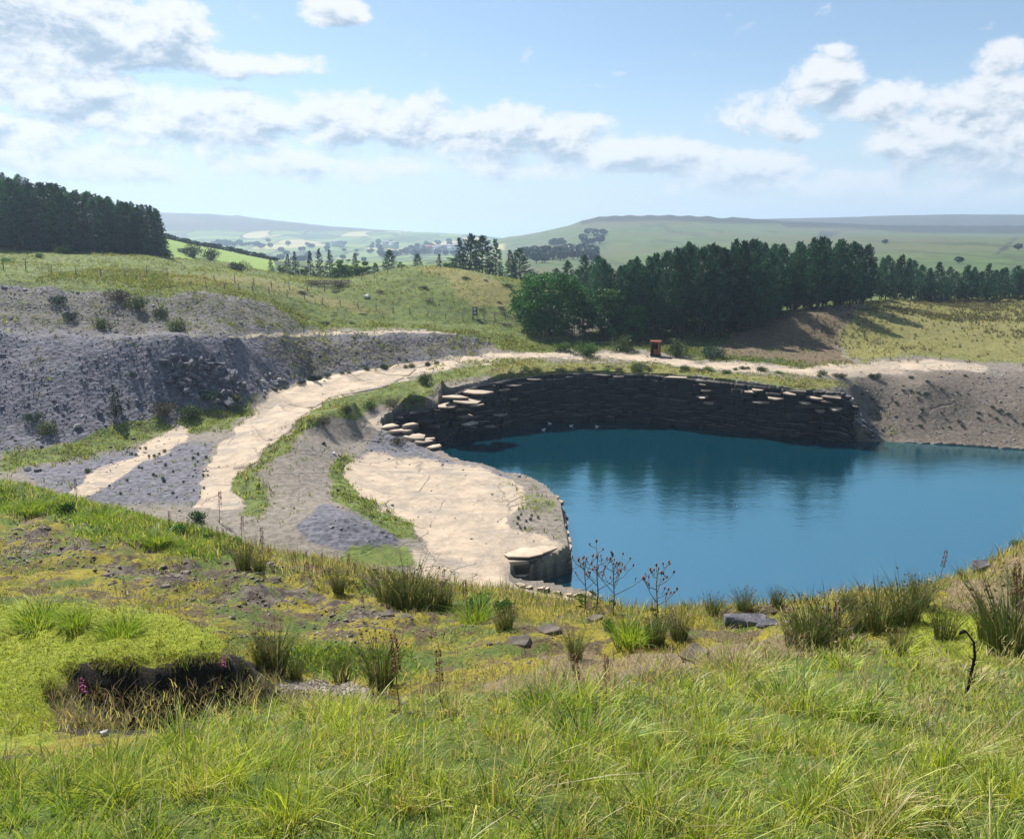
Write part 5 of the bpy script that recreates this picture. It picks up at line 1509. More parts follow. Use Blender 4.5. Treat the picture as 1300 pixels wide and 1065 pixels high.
# gulls resting on the lake
M_gull = solid('white_feather', (.72, .73, .74), (.82, .82, .82), 6, .7, 0)
M_wing = solid('grey_feather', (.34, .36, .38), (.45, .46, .48), 6, .7, 0)
M_beak = solid('yellow_beak', (.5, .33, .04), (.6, .4, .06), 6, .5, 0)
def gull(px, py, label, rz):
    p = at(px, py, z=0.0)
    o = empty('gull', p, label, 'gull', 'gulls on the lake', rz, .95)
    xs = np.array([-.26, -.2, -.1, .02, .13, .19, .22, .25, .30, .335])
    path = np.c_[xs, 0 * xs, [.10, .08, .05, .04, .06, .12, .19, .235, .245, .24]]
    mk('body', *tube(path, [.012, .045, .085, .10, .085, .055, .045, .055, .05, .02], 10), M_gull, o, smooth=True)
    for s_ in (-1, 1):
        w = np.array([(.10, s_ * .085, .10), (.0, s_ * .115, .12), (-.16, s_ * .075, .14), (-.36, s_ * .02, .15)])
        mk('wing', *tube(w, [.03, .06, .045, .008], 6), M_wing, o, smooth=True)
    mk('beak', *tube([(.325, 0, .24), (.36, 0, .235), (.385, 0, .225)], [.016, .013, .004], 6), M_beak, o)
gull(690, 546, 'white gull on the water nearest to the rock shelf', .4)
gull(698, 538, 'white gull behind and right of the nearest one on the lake', 2.9)
gull(725, 541, 'third white gull from the left on the lake', -.3)
gull(758, 542, 'rightmost of the white gulls on the lake', 3.4)

# ================================================================== grass, rushes and herbs
def blades(P, H, Wd, lean, col, rng, seg=2, tipcol=None):
    """curved blades: P (n,3) roots, H heights, Wd widths, lean (n,2) horizontal reach"""
    n = len(P)
    az = rng.uniform(0, math.pi, n)
    r = np.c_[np.cos(az), np.sin(az), np.zeros(n)] * (Wd * .5)[:, None]
    l3 = np.c_[lean, np.zeros(n)]
    rows = []
    ts = [0, .45, .8] if seg == 3 else [0, .55]
    for t in ts:
        c = P + np.c_[np.zeros((n, 2)), H * (t * (1 - .12 * t))] + l3 * (t ** 2.0)
        w = 1 - .55 * t
        rows += [c - r * w, c + r * w]
    tip = P + np.c_[np.zeros((n, 2)), H * .88] + l3
    V = np.stack(rows + [tip], 1)
    k = V.shape[1]
    b = (np.arange(n) * k)[:, None]
    loc = []
    for i in range(len(ts) - 1):
        loc += [(2 * i, 2 * i + 1, 2 * i + 3), (2 * i, 2 * i + 3, 2 * i + 2)]
    loc.append((k - 3, k - 2, k - 1))
    F = np.concatenate([b + np.array(q) for q in loc], 1).reshape(-1, 3)
    C = np.repeat(col[:, None, :], k, 1)
    if tipcol is not None: C[:, -1] = tipcol; C[:, -3:-1] = C[:, -3:-1] * .5 + tipcol[:, None, :] * .5
    return V.reshape(-1, 3), F, C.reshape(-1, 3)
rgr = np.random.default_rng(404)
PAL = {'green': ([.12, .22, .022], [.22, .32, .04]), 'lime': ([.25, .32, .03], [.40, .46, .06]), 'deep': ([.04, .09, .018], [.09, .14, .025]), 'straw': ([.34, .30, .12], [.54, .48, .22]), 'purple': ([.20, .14, .10], [.34, .25, .17]), 'moss': ([.17, .20, .018], [.32, .35, .04]), 'olive': ([.10, .11, .022], [.19, .17, .04])}
def pick(names, probs, n, rng):
    """probs (n,k) -> one colour per blade"""
    p = probs / probs.sum(1, keepdims=True)
    u = rng.random(n)[:, None]
    idx = (np.cumsum(p, 1) < u).sum(1).clip(0, len(names) - 1)
    lo = np.array([PAL[k][0] for k in names])[idx]; hi = np.array([PAL[k][1] for k in names])[idx]
    return lo + (hi - lo) * rng.random((n, 1))
def patch(x, y, s, seed, lo=.4, hi=.6):
    v = fbm(x * s, y * s, seed, 3) * .5 + .5
    return np.clip((v - lo) / (hi - lo), 0, 1)

# -- long grass in front: tussocks, so the roots gather round centres
def long_grass():
    def layer(T, m, r0, r1, h0, h1, dens, seed, wmul=1.0, ymax=11.5):
        s = rgr.uniform(-.86, .86, T); y = np.exp(rgr.uniform(math.log(.9), math.log(ymax), T))
        cx_, cy_ = s * (y + 1.6), y
        tz = n_at(cx_, cy_)
        px, py = project(np.c_[cx_, cy_, tz])
        k = np.where(cy_ < 2.0, 1, zone(px, py, A_GRASS, 10)) > .35 + rgr.random(T) * .5
        k &= patch(cx_, cy_, .9, seed, .30, .62) * dens + (1 - dens) > rgr.random(T)
        cx_, cy_ = cx_[k], cy_[k]; t_ = len(cx_); n = t_ * m
        rad = np.repeat(rgr.uniform(r0, r1, t_) * np.clip(cy_ / 4, .6, 1.8), m)
        th = rgr.uniform(0, 2 * math.pi, n); rr = rad * np.sqrt(rgr.random(n))
        x = np.repeat(cx_, m) + rr * np.cos(th); yv = np.repeat(cy_, m) + rr * np.sin(th)
        z = n_at(x, yv) - .01
        H = np.repeat(rgr.uniform(.7, 1.3, t_), m) * rgr.uniform(h0, h1, n) * np.clip(.8 + yv / 20, .8, 1.3) * (1.1 - .45 * rr / rad)
        out = np.c_[np.cos(th), np.sin(th)] * (rr / rad)[:, None]
        lean = (out * .8 + np.array([.08, -.04]) + rgr.normal(size=(n, 2)) * .45) * H[:, None]
        px, py = project(np.c_[x, yv, z])
        pur = zone(px, py, A_PURPLE, 20)
        st = patch(x, yv, .8, 71, .48, .72); lim = patch(x, yv, .5, 72, .42, .62)
        far = np.clip((yv - 3.5) / 4, 0, 1)
        tsh = np.repeat(rgr.dirichlet([.55, .7, .35, .5], t_), m, 0)
        probs = np.c_[.5 + 0 * st, .8 * lim + .3, .28 + .2 * patch(x, yv, 1.6, 73, .5, .62), .25 + .7 * st + .35 * far] * (.06 + tsh * 2.2)
        probs = np.c_[probs, 2.8 * pur * probs.sum(1)]
        col = pick(['green', 'lime', 'deep', 'straw', 'purple'], probs, n, rgr) * rgr.uniform(.7, 1.25, (n, 1))
        W_ = rgr.uniform(.0022, .0050, n) * np.clip(yv / 3.0, .8, 2.8) * wmul
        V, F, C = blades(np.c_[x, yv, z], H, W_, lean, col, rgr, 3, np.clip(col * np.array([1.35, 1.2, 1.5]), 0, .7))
        C = C.reshape(n, -1, 3); C[:, :2] *= np.array([.85, .68, .65])  # roots browner, and darker with the tuft's self-shade put into the colour
        return V, F, C.reshape(-1, 3)
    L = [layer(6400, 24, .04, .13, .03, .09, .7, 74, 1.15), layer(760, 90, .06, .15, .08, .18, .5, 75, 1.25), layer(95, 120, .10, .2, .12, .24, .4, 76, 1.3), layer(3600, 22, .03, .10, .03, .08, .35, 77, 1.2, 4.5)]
    o_ = 0; Vs = []; Fs = []; Cs = []
    for V, F, C in L:
        Vs.append(V); Fs.append(F + o_); Cs.append(C); o_ += len(V)
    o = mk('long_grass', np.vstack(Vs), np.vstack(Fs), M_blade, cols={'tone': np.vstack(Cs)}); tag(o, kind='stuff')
    # fine dry seed heads standing above the tussocks
    n = 5200
    s = rgr.uniform(-.86, .86, n); y = np.exp(rgr.uniform(math.log(2.0), math.log(13), n)); x = s * y; z = n_at(x, y)
    px, py = project(np.c_[x, y, z])
    w = zone(px, py, A_GRASS, 14) * (.22 + .78 * zone(px, py, A_PURPLE, 24)) + .5 * zone(px, py, A_RIGHTBROWN, 8)
    k = w > rgr.random(n); x, y, z = x[k], y[k], z[k]; n = len(x)
    H = rgr.uniform(.16, .36, n)
    col = pick(['straw', 'purple'], np.c_[.6 + 0 * x, .4 + .9 * zone(px[k], py[k], A_PURPLE, 24)], n, rgr)
    V, F, C = blades(np.c_[x, y, z], H, .0028 * np.clip(y / 3.2, .8, 2.4), rgr.normal(size=(n, 2)) * .16 * H[:, None] + np.array([.07, -.02]), col, rgr, 3)
    # the head: a few short plumes near the top
    m = 5; tipz = H * .8
    pr = np.repeat(np.c_[x, y, z + tipz * .93], m, 0) + rgr.normal(size=(n * m, 3)) * [.012, .012, .03]
    V2, F2, C2 = blades(pr, rgr.uniform(.03, .08, n * m), .004 * np.clip(np.repeat(y, m) / 3.2, .8, 2.4), rgr.normal(size=(n * m, 2)) * .03, np.repeat(col * .9, m, 0), rgr)
    o = mk('dry_seed_heads', np.vstack([V, V2]), np.vstack([F, F2 + len(V)]), M_blade, cols={'tone': np.vstack([C, C2])}); tag(o, kind='stuff')
long_grass()

# -- moss cushions: short dense tips that roughen the moss
def short_cover(name, n, zfn, hr, wr, names, probfn, ymin, ymax, lean=.6, spread=1.0):
    p = scatter_n(n, zfn, ymin, ymax)
    x, y, z = p.T
    k = np.clip(y / 9, .7, 2.6)
    H = rgr.uniform(*hr, n) * np.clip(y / 14, .8, 1.8)
    col = pick(names, probfn(x, y), n, rgr)
    V, F, C = blades(p - [0, 0, .01], H, rgr.uniform(*wr, n) * k, rgr.normal(size=(n, 2)) * lean * H[:, None], col, rgr, 2)
    o = mk(name, V, F, M_blade, cols={'tone': C}); tag(o, kind='stuff')
short_cover('moss_cushion', 52000, lambda px, py, x, y: np.maximum(zone(px, py, A_MOSS1, 5), zone(px, py, A_MOSS2, 8)) * (1 - zone(px, py, A_PEAT, 2)), (.02, .06), (.006, .014), ['moss', 'lime', 'green', 'olive'],
            lambda x, y: np.c_[1.1 + 0 * x, .8 * patch(x, y, .8, 81) + .2, .9 * patch(x, y, .5, 82, .5, .65), .3 + .5 * patch(x, y, 1.8, 83, .5, .6)], 5, 14, .5)
# turf hanging over the lip of the overhang, roots and dead stems below it
p = scatter_n(4200, lambda px, py, x, y: zone(px, py, [(56, 905), (60, 868), (95, 832), (200, 830), (290, 822), (320, 842), (318, 850), (290, 834), (200, 846), (100, 846), (72, 884)], 3), 6.5, 10)
n = len(p); Hn = rgr.uniform(.05, .16, n)
V, F, C = blades(p + [0, -.03, .01], -Hn * .7, np.full(n, .012), np.c_[rgr.normal(0, .03, n), -rgr.uniform(.02, .10, n)], pick(['moss', 'olive', 'purple'], np.c_[.8 + 0 * p[:, 0], .6 + 0 * p[:, 0], .35 + 0 * p[:, 0]], n, rgr), rgr)
tag(mk('overhanging_turf', V, F, M_blade, cols={'tone': C}), kind='stuff')
p = scatter_n(2600, lambda px, py, x, y: zone(px, py, [(66, 890), (80, 880), (200, 885), (300, 868), (350, 868), (350, 900), (290, 915), (200, 932), (90, 940)], 6), 6, 10.5)
n = len(p)
V, F, C = blades(p, rgr.uniform(.08, .3, n), np.full(n, .008), rgr.normal(size=(n, 2)) * .1, pick(['purple', 'straw', 'deep'], np.c_[1 + 0 * p[:, 0], .25 + 0 * p[:, 0], .4 + 0 * p[:, 0]], n, rgr) * .8, rgr, 3)
tag(mk('dead_stems', V, F, M_blade, cols={'tone': C}), kind='stuff')
# -- turf on the rest of the slope, in patches
def slope_zone(px, py, x, y):
    inside = (1 - zone(px, py, A_MOSS1, 4)) * (1 - zone(px, py, A_PEAT, 4)) * (1 - zone(px, py, A_PATH, 6))
    return inside * np.clip(.25 + 1.3 * patch(x, y, .55, 84, .42, .6) - .75 * zone(px, py, A_RUBBLE, 20), 0.04, 1)
short_cover('slope_turf', 46000, slope_zone, (.05, .16), (.006, .014), ['green', 'moss', 'olive', 'straw', 'purple'],
            lambda x, y: np.c_[.15 + .7 * patch(x, y, .4, 85), .5 + .9 * patch(x, y, .6, 86), .6 + 0 * x, .2 + .5 * patch(x, y, .3, 87), .25 + .6 * patch(x, y, .5, 88, .5, .65)], 8, 37, .7)
def lush_zone(px, py, x, y):
    return np.maximum(zone(px, py, A_LUSH, 8), zone(px, py, A_GREENDIP, 6)) * np.clip(.2 + 1.2 * patch(x, y, .6, 89), 0, 1)
short_cover('lush_grass', 26000, lush_zone, (.06, .19), (.008, .018), ['green', 'lime', 'deep', 'straw'], lambda x, y: np.c_[1 + 0 * x, .4 + 0 * x, .7 * patch(x, y, .5, 90), .18 + 0 * x], 9, 38, .5)
# tall pale grasses along the lips of the slope
def lip_zone(px, py, x, y):
    d = polydist(px, py, [(0, 620), (100, 642), (200, 672), (300, 697), (400, 722), (480, 742), (600, 757), (700, 768), (820, 778), (900, 774), (1000, 766), (1100, 755), (1200, 742), (1250, 725), (1300, 700)], False)
    return np.clip(1 - d / 26, 0, 1) * np.clip(.25 + patch(x, y, .4, 95), 0, 1)
short_cover('lip_grass', 9000, lip_zone, (.12, .36), (.006, .012), ['straw', 'purple', 'olive', 'green'], lambda x, y: np.c_[.7 + 0 * x, .7 * patch(x, y, .3, 96) + .2, .7 + 0 * x, .5 * patch(x, y, .25, 97)], 10, 36, .35)

# -- rough grass over the quarry ground and the mounds, one low tuft per spot
def quarry_cover():
    def zfn(x, y):
        px, py = project(np.c_[x, y, q_at(x, y)])
        g = q_zone('grass', x, y)
        w = np.maximum(g * (.35 + .65 * patch(x, y, .12, 101)), .05 * (1 - q_zone('sand', x, y)) * patch(x, y, .15, 102, .5, .62))
        return np.where((pit_signed(x, y) < -.2), w, 0)
    def prof(x, y):
        st = q_zone('straw', x, y); dk = q_zone('dark', x, y)
        return np.c_[.35 * (1 - st) + .02, .3 + 0 * x, .9 * (1 - .5 * st), .25 + 1.0 * st, .12 + .25 * st, .35 + .9 * dk * (1 - st)]
    # darker rushes standing in rows in the meadow
    def mz(x, y):
        return q_zone('straw', x, y) * (x > 38) * (.15 + patch(x, y, .10, 104, .42, .6)) * np.clip((y - 128) / 25, .1, 1)
    p = scatter_q(4200, mz, (38, 140, 122, 205)); m = 9; n2 = len(p) * m
    q = np.repeat(p, m, 0); q[:, :2] += rgr.normal(0, .12, (n2, 2)); q[:, 2] = q_at(q[:, 0], q[:, 1]) - .04
    H = rgr.uniform(.4, .85, n2)
    V, F, C = blades(q, H, rgr.uniform(.05, .09, n2), rgr.normal(size=(n2, 2)) * .22 * H[:, None], pick(['deep', 'purple', 'olive'], np.c_[.6 + 0 * H, .7 + 0 * H, .5 + 0 * H], n2, rgr) * .7, rgr, 2)
    tag(mk('meadow_rushes', V, F, M_rush, cols={'tone': C}), kind='stuff')
    for nm, n, box in [('bank_grass', 15000, (-75, 55, 62, 142)), ('mound_grass', 17000, (-110, 40, 118, 210)), ('meadow_grass', 13000, (38, 140, 118, 205))]:
        p = scatter_q(n, zfn, box)
        m = 6; n2 = n * m
        q = np.repeat(p, m, 0); q[:, :2] += rgr.normal(0, .14, (n2, 2)); q[:, 2] = q_at(q[:, 0], q[:, 1]) - .04
        hs = np.repeat(rgr.uniform(.5, 1.4, n) * (.6 + .8 * patch(p[:, 0], p[:, 1], .25, 103)), m)
        H = rgr.uniform(.18, .42, n2) * hs
        col = pick(['green', 'lime', 'olive', 'straw', 'purple', 'deep'], prof(q[:, 0], q[:, 1]), n2, rgr)
        V, F, C = blades(q, H, rgr.uniform(.05, .11, n2), rgr.normal(size=(n2, 2)) * .5 * H[:, None], col * .95, rgr, 2)
        tag(mk(nm, V, F, M_blade, cols={'tone': C}), kind='stuff')
quarry_cover()

# -- rush clumps
def rush_mesh(seed, n=230, H=.8, spread=.24, dark=.95, head=True):
    rng = np.random.default_rng(seed)
    th = rng.uniform(0, 2 * math.pi, n); r = spread * np.sqrt(rng.random(n)) * .55
    P = np.c_[r * np.cos(th), r * np.sin(th), np.full(n, -.03)]
    hh = H * rng.uniform(.45, 1.05, n)
    lean = np.c_[np.cos(th), np.sin(th)] * (r / spread * .75)[:, None] * hh[:, None] + rng.normal(size=(n, 2)) * .07 * H
    col = np.array([.045, .075, .022]) * dark + rng.random((n, 1)) * np.array([.06, .065, .02])
    dry = rng.random(n) < .16; col[dry] = np.array([.24, .19, .09]) * rng.uniform(.7, 1.2, (dry.sum(), 1))
    V, F, C = blades(P, hh, np.full(n, .0075), lean, col, rng, 3)
    if head:
        k = rng.random(n) < .35
        hp = P[k] + np.c_[lean[k] * .62, hh[k] * .74]
        V2, F2, C2 = blades(hp, np.full(k.sum(), .03), np.full(k.sum(), .028), rng.normal(size=(k.sum(), 2)) * .02, np.tile([[.11, .075, .04]], (k.sum(), 1)), rng)
        V, F, C = np.vstack([V, V2]), np.vstack([F, F2 + len(V)]), np.vstack([C, C2])
    return mk('rush_clump', V, F, M_rush, cols={'tone': C}, link=False)
RUSH = [rush_mesh(500 + i) for i in range(5)]
def tussock_mesh(seed, names, H=.5):
    rng = np.random.default_rng(seed); n = 340
    th = rng.uniform(0, 2 * math.pi, n); r = .24 * np.sqrt(rng.random(n))
    P_ = np.c_[r * np.cos(th), r * np.sin(th), np.full(n, -.03)]
    hh = H * rng.uniform(.4, 1.05, n)
    lean = np.c_[np.cos(th), np.sin(th)] * (r / .24 * .8)[:, None] * hh[:, None] + rng.normal(size=(n, 2)) * .14 * H
    col = pick(names, np.c_[np.full(n, 1.0), np.full(n, .5), np.full(n, .25)], n, rng)
    V, F, C = blades(P_, hh, np.full(n, .010), lean, col, rng, 3, np.clip(col * 1.25, 0, .7))
    return mk('grass_tussock', V, F, M_blade, cols={'tone': C}, link=False)
TUSS = {'green': tussock_mesh(520, ['green', 'lime', 'deep']), 'pale': tussock_mesh(521, ['straw', 'lime', 'purple'])}
def rush(px, py, hpx, label, wide=1.0, group=None):
    p = hit(px, py)
    d = math.hypot(p[1], 28 - p[2])
    h = hpx / FOC * d / .8 * 1.16
    gt_ = 'tussock' in label or 'tuft' in label or 'grassy' in label
    o = ob('grass_tussock', TUSS['pale' if 'pale' in label else 'green']) if gt_ else ob('rush_clump', random.choice(RUSH)); o.location = p
    if gt_: h *= 1.1; wide *= 1.15
    o.scale = (h * wide, h * wide, h); o.rotation_euler = (0, 0, random.uniform(0, 6.28))
    return tag(o, label, 'grass' if gt_ else 'rush', group)
for a in [(1030, 826, 70, 'tall dark rush clump right of the long flat stone', 1.3), (1008, 822, 52, 'rush clump against the left side of the tall dark rushes'), (1056, 822, 72, 'dark green rush clump against the right side of the tall ones'),
          (1090, 800, 46, 'rushes in the middle of the row on the lake edge'), (1115, 798, 60, 'brown tipped rushes right of the middle of the lake edge row', 1.2), (1148, 790, 62, 'tall rushes at the right end of the lake edge row', 1.2), (1168, 770, 44, 'rushes behind the right end of the lake edge row'), (1075, 775, 30, 'low rushes on the lip behind the tall dark ones'),
          (1282, 838, 104, 'biggest rush clump at the right edge on the mossy hump', 1.1), (1255, 815, 60, 'rush clump on the mossy hump left of the biggest one'), (1198, 812, 50, 'thin rush clump at the left of the mossy hump'), (1298, 770, 60, 'rushes behind the biggest clump at the right edge'),
          (520, 772, 58, 'dark rush clump on the slope below the rock shelf', 1.4), (492, 765, 46, 'rushes left of the dark clump below the rock shelf', 1.3), (545, 776, 52, 'rushes right of the dark clump below the rock shelf', 1.3), (566, 772, 36, 'short rushes at the right end of the clump below the shelf'),
          (484, 872, 66, 'dense dark rush clump beside the gravel path', 1.1), (434, 866, 44, 'smaller rush clump left of the dense one by the path'), (350, 852, 62, 'tall rush clump right of the mossy overhang'), (332, 846, 40, 'rushes at the right end of the overhang'), (376, 862, 30, 'small green rushes between overhang and path'),
          (310, 724, 44, 'rush clump on the upper slope under the shale heap'), (330, 728, 30, 'short rush clump beside the one under the shale heap'), (155, 806, 34, 'bright grass tuft on top of the mossy bank', 1.3), (50, 790, 34, 'bright grass tuft at the left on the mossy bank', 1.6), (95, 792, 26, 'low grass tuft in the middle of the mossy bank', 1.4),
          (832, 818, 50, 'green rushes in the slope below the thin thistle', 1.0), (862, 812, 44, 'rushes right of the ones below the thin thistle'), (800, 812, 44, 'grassy rushes left of the thin thistle', 1.1), (945, 775, 30, 'low rushes on the lip behind the long flat stone', 1.4), (985, 770, 28, 'low rushes right of the long flat stone'), (905, 780, 28, 'low rushes on the lip left of the long flat stone', 1.3),
          (640, 800, 40, 'rush clump left of the grey stones', 1.2), (605, 790, 36, 'grassy clump below the near strip of rock', 1.2), (430, 752, 34, 'rushes on the slope under the shale heap, right of the docks'), (130, 662, 26, 'rush tuft among the lush grass at the upper left', 1.4), (200, 690, 22, 'rush tuft on the lush band under the bare track', 1.4), (40, 650, 24, 'rush tuft at the far left of the lush band', 1.4),
          (730, 838, 40, 'thin rushes at the back of the purple grass'), (1140, 832, 38, 'rushes between the lake edge row and the long grass'), (740, 945, 60, 'green tussock in the middle of the long grass', 1.5), (235, 950, 40, 'green tussock in the long grass under the overhang', 1.5), (930, 860, 40, 'pale tussock at the back of the long grass', 1.6), (690, 905, 46, 'grass tussock left of the middle one in the long grass', 1.4), (1000, 900, 50, 'grass tussock right of the middle of the long grass', 1.4)]:
    rush(*a)

# -- docks: a brown stalk crowded with seed, one mesh for stem and one for the seed head
M_dock = solid('dock_seed', (.09, .035, .025), (.20, .09, .055), 20, .9, 0)
M_stem = solid('dock_stem', (.08, .06, .035), (.15, .12, .06), 20, .9, 0)
def dock_mesh(seed):
    rng = np.random.default_rng(seed)
    path = [(0, 0, -.05), (.01, .0, .35), (.0, .015, .7), (.02, .01, 1.0)]
    sv, sf = tube(path, [.009, .008, .006, .003], 5)
    n = 150
    t = rng.uniform(.5, 1.0, n); az = rng.uniform(0, 6.28, n)
    r = .045 * (1.15 - t) ** .5
    C = np.c_[r * np.cos(az), r * np.sin(az), t]
    D = unit(np.c_[np.cos(az), np.sin(az), rng.uniform(-.2, 1, n)])
    hv, hf = sprays(C, D, .035, .022, rng)
    # two basal leaves
    L = []
    for k in range(4):
        a = rng.uniform(0, 6.28); d = np.array([math.cos(a), math.sin(a), .25]); d /= np.linalg.norm(d)
        L.append(sprays(np.array([[0, 0, .03 + .05 * k]]), d[None], .18, .06, rng))
    lv, lf = join(L)
    return (mk('stem', sv, sf, M_stem, link=False), mk('seed_head', hv, hf, M_dock, link=False), mk('leaf', lv, lf, M_dockleaf, cols={'tone': np.ones((len(lv), 3))}, link=False))
M_dockleaf = leaf_material('dock_leaf', (.05, .08, .02), (.12, .13, .03), .3)
DOCKS = [dock_mesh(600 + i) for i in range(4)]
def dock(px, py, hpx, label, group=None):
    p = hit(px, py); d = math.hypot(p[1], 28 - p[2]); h = hpx / FOC * d * 1.1
    o = empty('dock_plant', p, label, 'dock plant', group, random.uniform(0, 6.28), h)
    a, b_, c = random.choice(DOCKS)
    ob('stem', a, o); tag(ob('seed_head', b_, o), kind='stuff'); ob('leaf', c, o)
    o.rotation_euler[0] = random.uniform(-.12, .12); o.rotation_euler[1] = random.uniform(-.12, .12)
    return o
for px, py, hpx, lab in [(98, 640, 30, 'brown dock standing against the bare track branch at the left'), (279, 665, 38, 'tall dock at the left of the row under the shale heap'), (307, 690, 32, 'dock in the row directly under the grey heap'), (334, 712, 40, 'tall dock in front of the bare floor under the heap'),
                         (440, 735, 30, 'dock left of the dark rushes below the shelf'), (566, 760, 34, 'tall dock just right of the dark rushes below the shelf'), (594, 790, 48, 'dock standing alone against the tan rock strip'), (508, 905, 88, 'tallest thin brown dock in front of the dense rushes'), (560, 905, 70, 'tall dock with few leaves right of the tallest one'),
                         (1062, 830, 60, 'dock stalk among the tall dark rushes'), (735, 900, 66, 'bare dock stalk in the long grass left of centre'), (770, 895, 60, 'bare dock stalk in the middle of the long grass'), (463, 780, 26, 'little dock on the rubble slope'), (161, 760, 26, 'red brown dock behind the mossy bank'), (150, 764, 20, 'shorter dock beside the red brown one behind the mossy bank'),
                         (1290, 800, 80, 'dock stalk leaning in the biggest rush clump at the right edge'), (888, 770, 22, 'small dock against the water left of the flat stone'), (1150, 750, 44, 'thin dock against the water above the rush row'), (1192, 740, 40, 'thin dock against the water at the right')]:
    dock(px, py, hpx, lab)
rd = random.Random(31)
for k in range(34):
    px = rd.uniform(180, 480)
    dock(px, 668 + (px - 180) * .25 + rd.uniform(-2, 14), rd.uniform(14, 26), 'short brown dock in the band along the lip of the slope under the bare floor', 'docks along the lip of the slope')
# -- foxgloves by the overhang
M_fox = solid('foxglove_flower', (.40, .06, .22), (.55, .12, .34), 20, .7, 0)
def foxglove(px, py, hpx, label):
    p = hit(px, py); d = math.hypot(p[1], 28 - p[2]); h = hpx / FOC * d * 1.1
    o = empty('foxglove', p, label, 'foxglove', None, 0, h)
    mk('stem', *tube([(0, 0, -.05), (.02, 0, .5), (.01, 0, 1)], [.014, .011, .004], 5), M_dockleaf, o, cols=None)
    for k in range(11):
        a = k * 2.4; z = .55 + .038 * k; s_ = 1 - k * .06
        b0 = np.array([.012 * math.cos(a), .012 * math.sin(a), z]); e = b0 + np.array([math.cos(a) * .07, math.sin(a) * .07, -.05]) * s_
        mk('flower', *tube([b0, (b0 + e) / 2, e], [.012, .028 * s_, .036 * s_], 6), M_fox, o)
foxglove(109, 906, 42, 'pink foxglove in the shadow at the left of the overhang')
foxglove(286, 866, 30, 'pink foxglove at the right end of the overhang')

# -- thistles standing against the water, a branching stalk with flower heads
def thistle(px, py, hpx, label, seed, n=9, spread=.5):
    rng = np.random.default_rng(seed)
    p = hit(px, py); d = math.hypot(p[1], 28 - p[2]); h = hpx / FOC * d * 1.1
    o = empty('thistle', p, label, 'thistle', None, 0, h)
    mk('stem', *tube([(0, 0, -.1), (.02, 0, .35), (-.01, .01, .7), (.01, 0, .98)], [.012, .010, .008, .005], 5), M_stem, o)
    for k in range(n):
        z = .38 + .55 * k / n; a = k * 2.4 + rng.uniform(-.4, .4); l = spread * (1.15 - z) * rng.uniform(.7, 1.2) + .1
        b0 = np.array([0, 0, z]); e = b0 + np.array([math.cos(a) * l, math.sin(a) * l * .8, l * rng.uniform(.6, 1.0)])
        mid = (b0 + e) / 2 - [0, 0, .04]
        br = mk('branch', *tube([b0, mid, e], [.006, .005, .004], 4), M_stem, o)
        mk('flower_head', *tube([e, e + [0, 0, .02], e + [0, 0, .045]], [.008, .018, .013], 6), M_dock, br)
        for q in range(2):
            u = rng.uniform(.4, .8); c = b0 + (e - b0) * u; g = c + rng.normal(size=3) * [.05, .05, .02] + [0, 0, .06]
            mk('flower_head', *tube([c, c + (g - c) * .5, g, g + [0, 0, .015], g + [0, 0, .035]], [.004, .003, .006, .014, .010], 5), M_dock, br)
    L = []
    for k in range(9):
        a = rng.uniform(0, 6.28); L.append(sprays(np.array([[0, 0, .04 + .035 * k]]), unit(np.array([[math.cos(a), math.sin(a), .3]])), .16, .05, rng))
    lv, lf = join(L)
    mk('leaf', lv, lf, M_dockleaf, o, cols={'tone': np.ones((len(lv), 3))})
thistle(778, 782, 62, 'wide branching thistle standing against the blue water', 1, 11, .62)
thistle(832, 800, 76, 'thin upright thistle against the water right of the branching one', 2, 9, .28)
thistle(757, 780, 74, 'wispy tall stalk against the water just left of the branching thistle', 3, 7, .4)
thistle(742, 778, 66, 'faint wispy stalk against the water, left of the other wispy one', 4, 6, .36)
# -- a dead curved stick in the grass at the right
p = hit(1226, 884); d = math.hypot(p[1], 28 - p[2]); h = 76 / FOC * d * 1.1
o = empty('dead_thistle', p, 'black dead crooked thistle stalk leaning left in the grass at the right', 'dead plant', None, 0, h)
mk('stem', *tube([(0, 0, -.1), (.03, 0, .3), (.06, 0, .6), (.02, 0, .82), (-.10, 0, .98)], [.022, .02, .018, .016, .012], 6), M_black, o)
mk('flower_head', *tube([(-.10, 0, .975), (-.13, .01, .985), (-.17, .01, .96), (-.19, .01, .93)], [.016, .030, .026, .008], 7), M_black, o)
mk('leaf', *sprays(np.array([[.05, 0, .2], [.06, 0, .4], [.05, 0, .55], [.02, 0, .8], [-.03, 0, .9]]), unit(np.array([[1, .2, .3], [-1, .1, .4], [1, -.2, .2], [1, .1, .5], [.4, .3, 1.0]])), .09, .03, np.random.default_rng(3)), M_black, o)
sv = [tube([(.05, 0, z), (.05 + .07 * s_, .03, z + .05)], [.012, .004], 4) for z, s_ in [(.25, 1), (.35, -1), (.45, 1), (.55, -1), (.65, 1), (.75, -1)]]
mk('thorn', *join(sv), M_black, o)

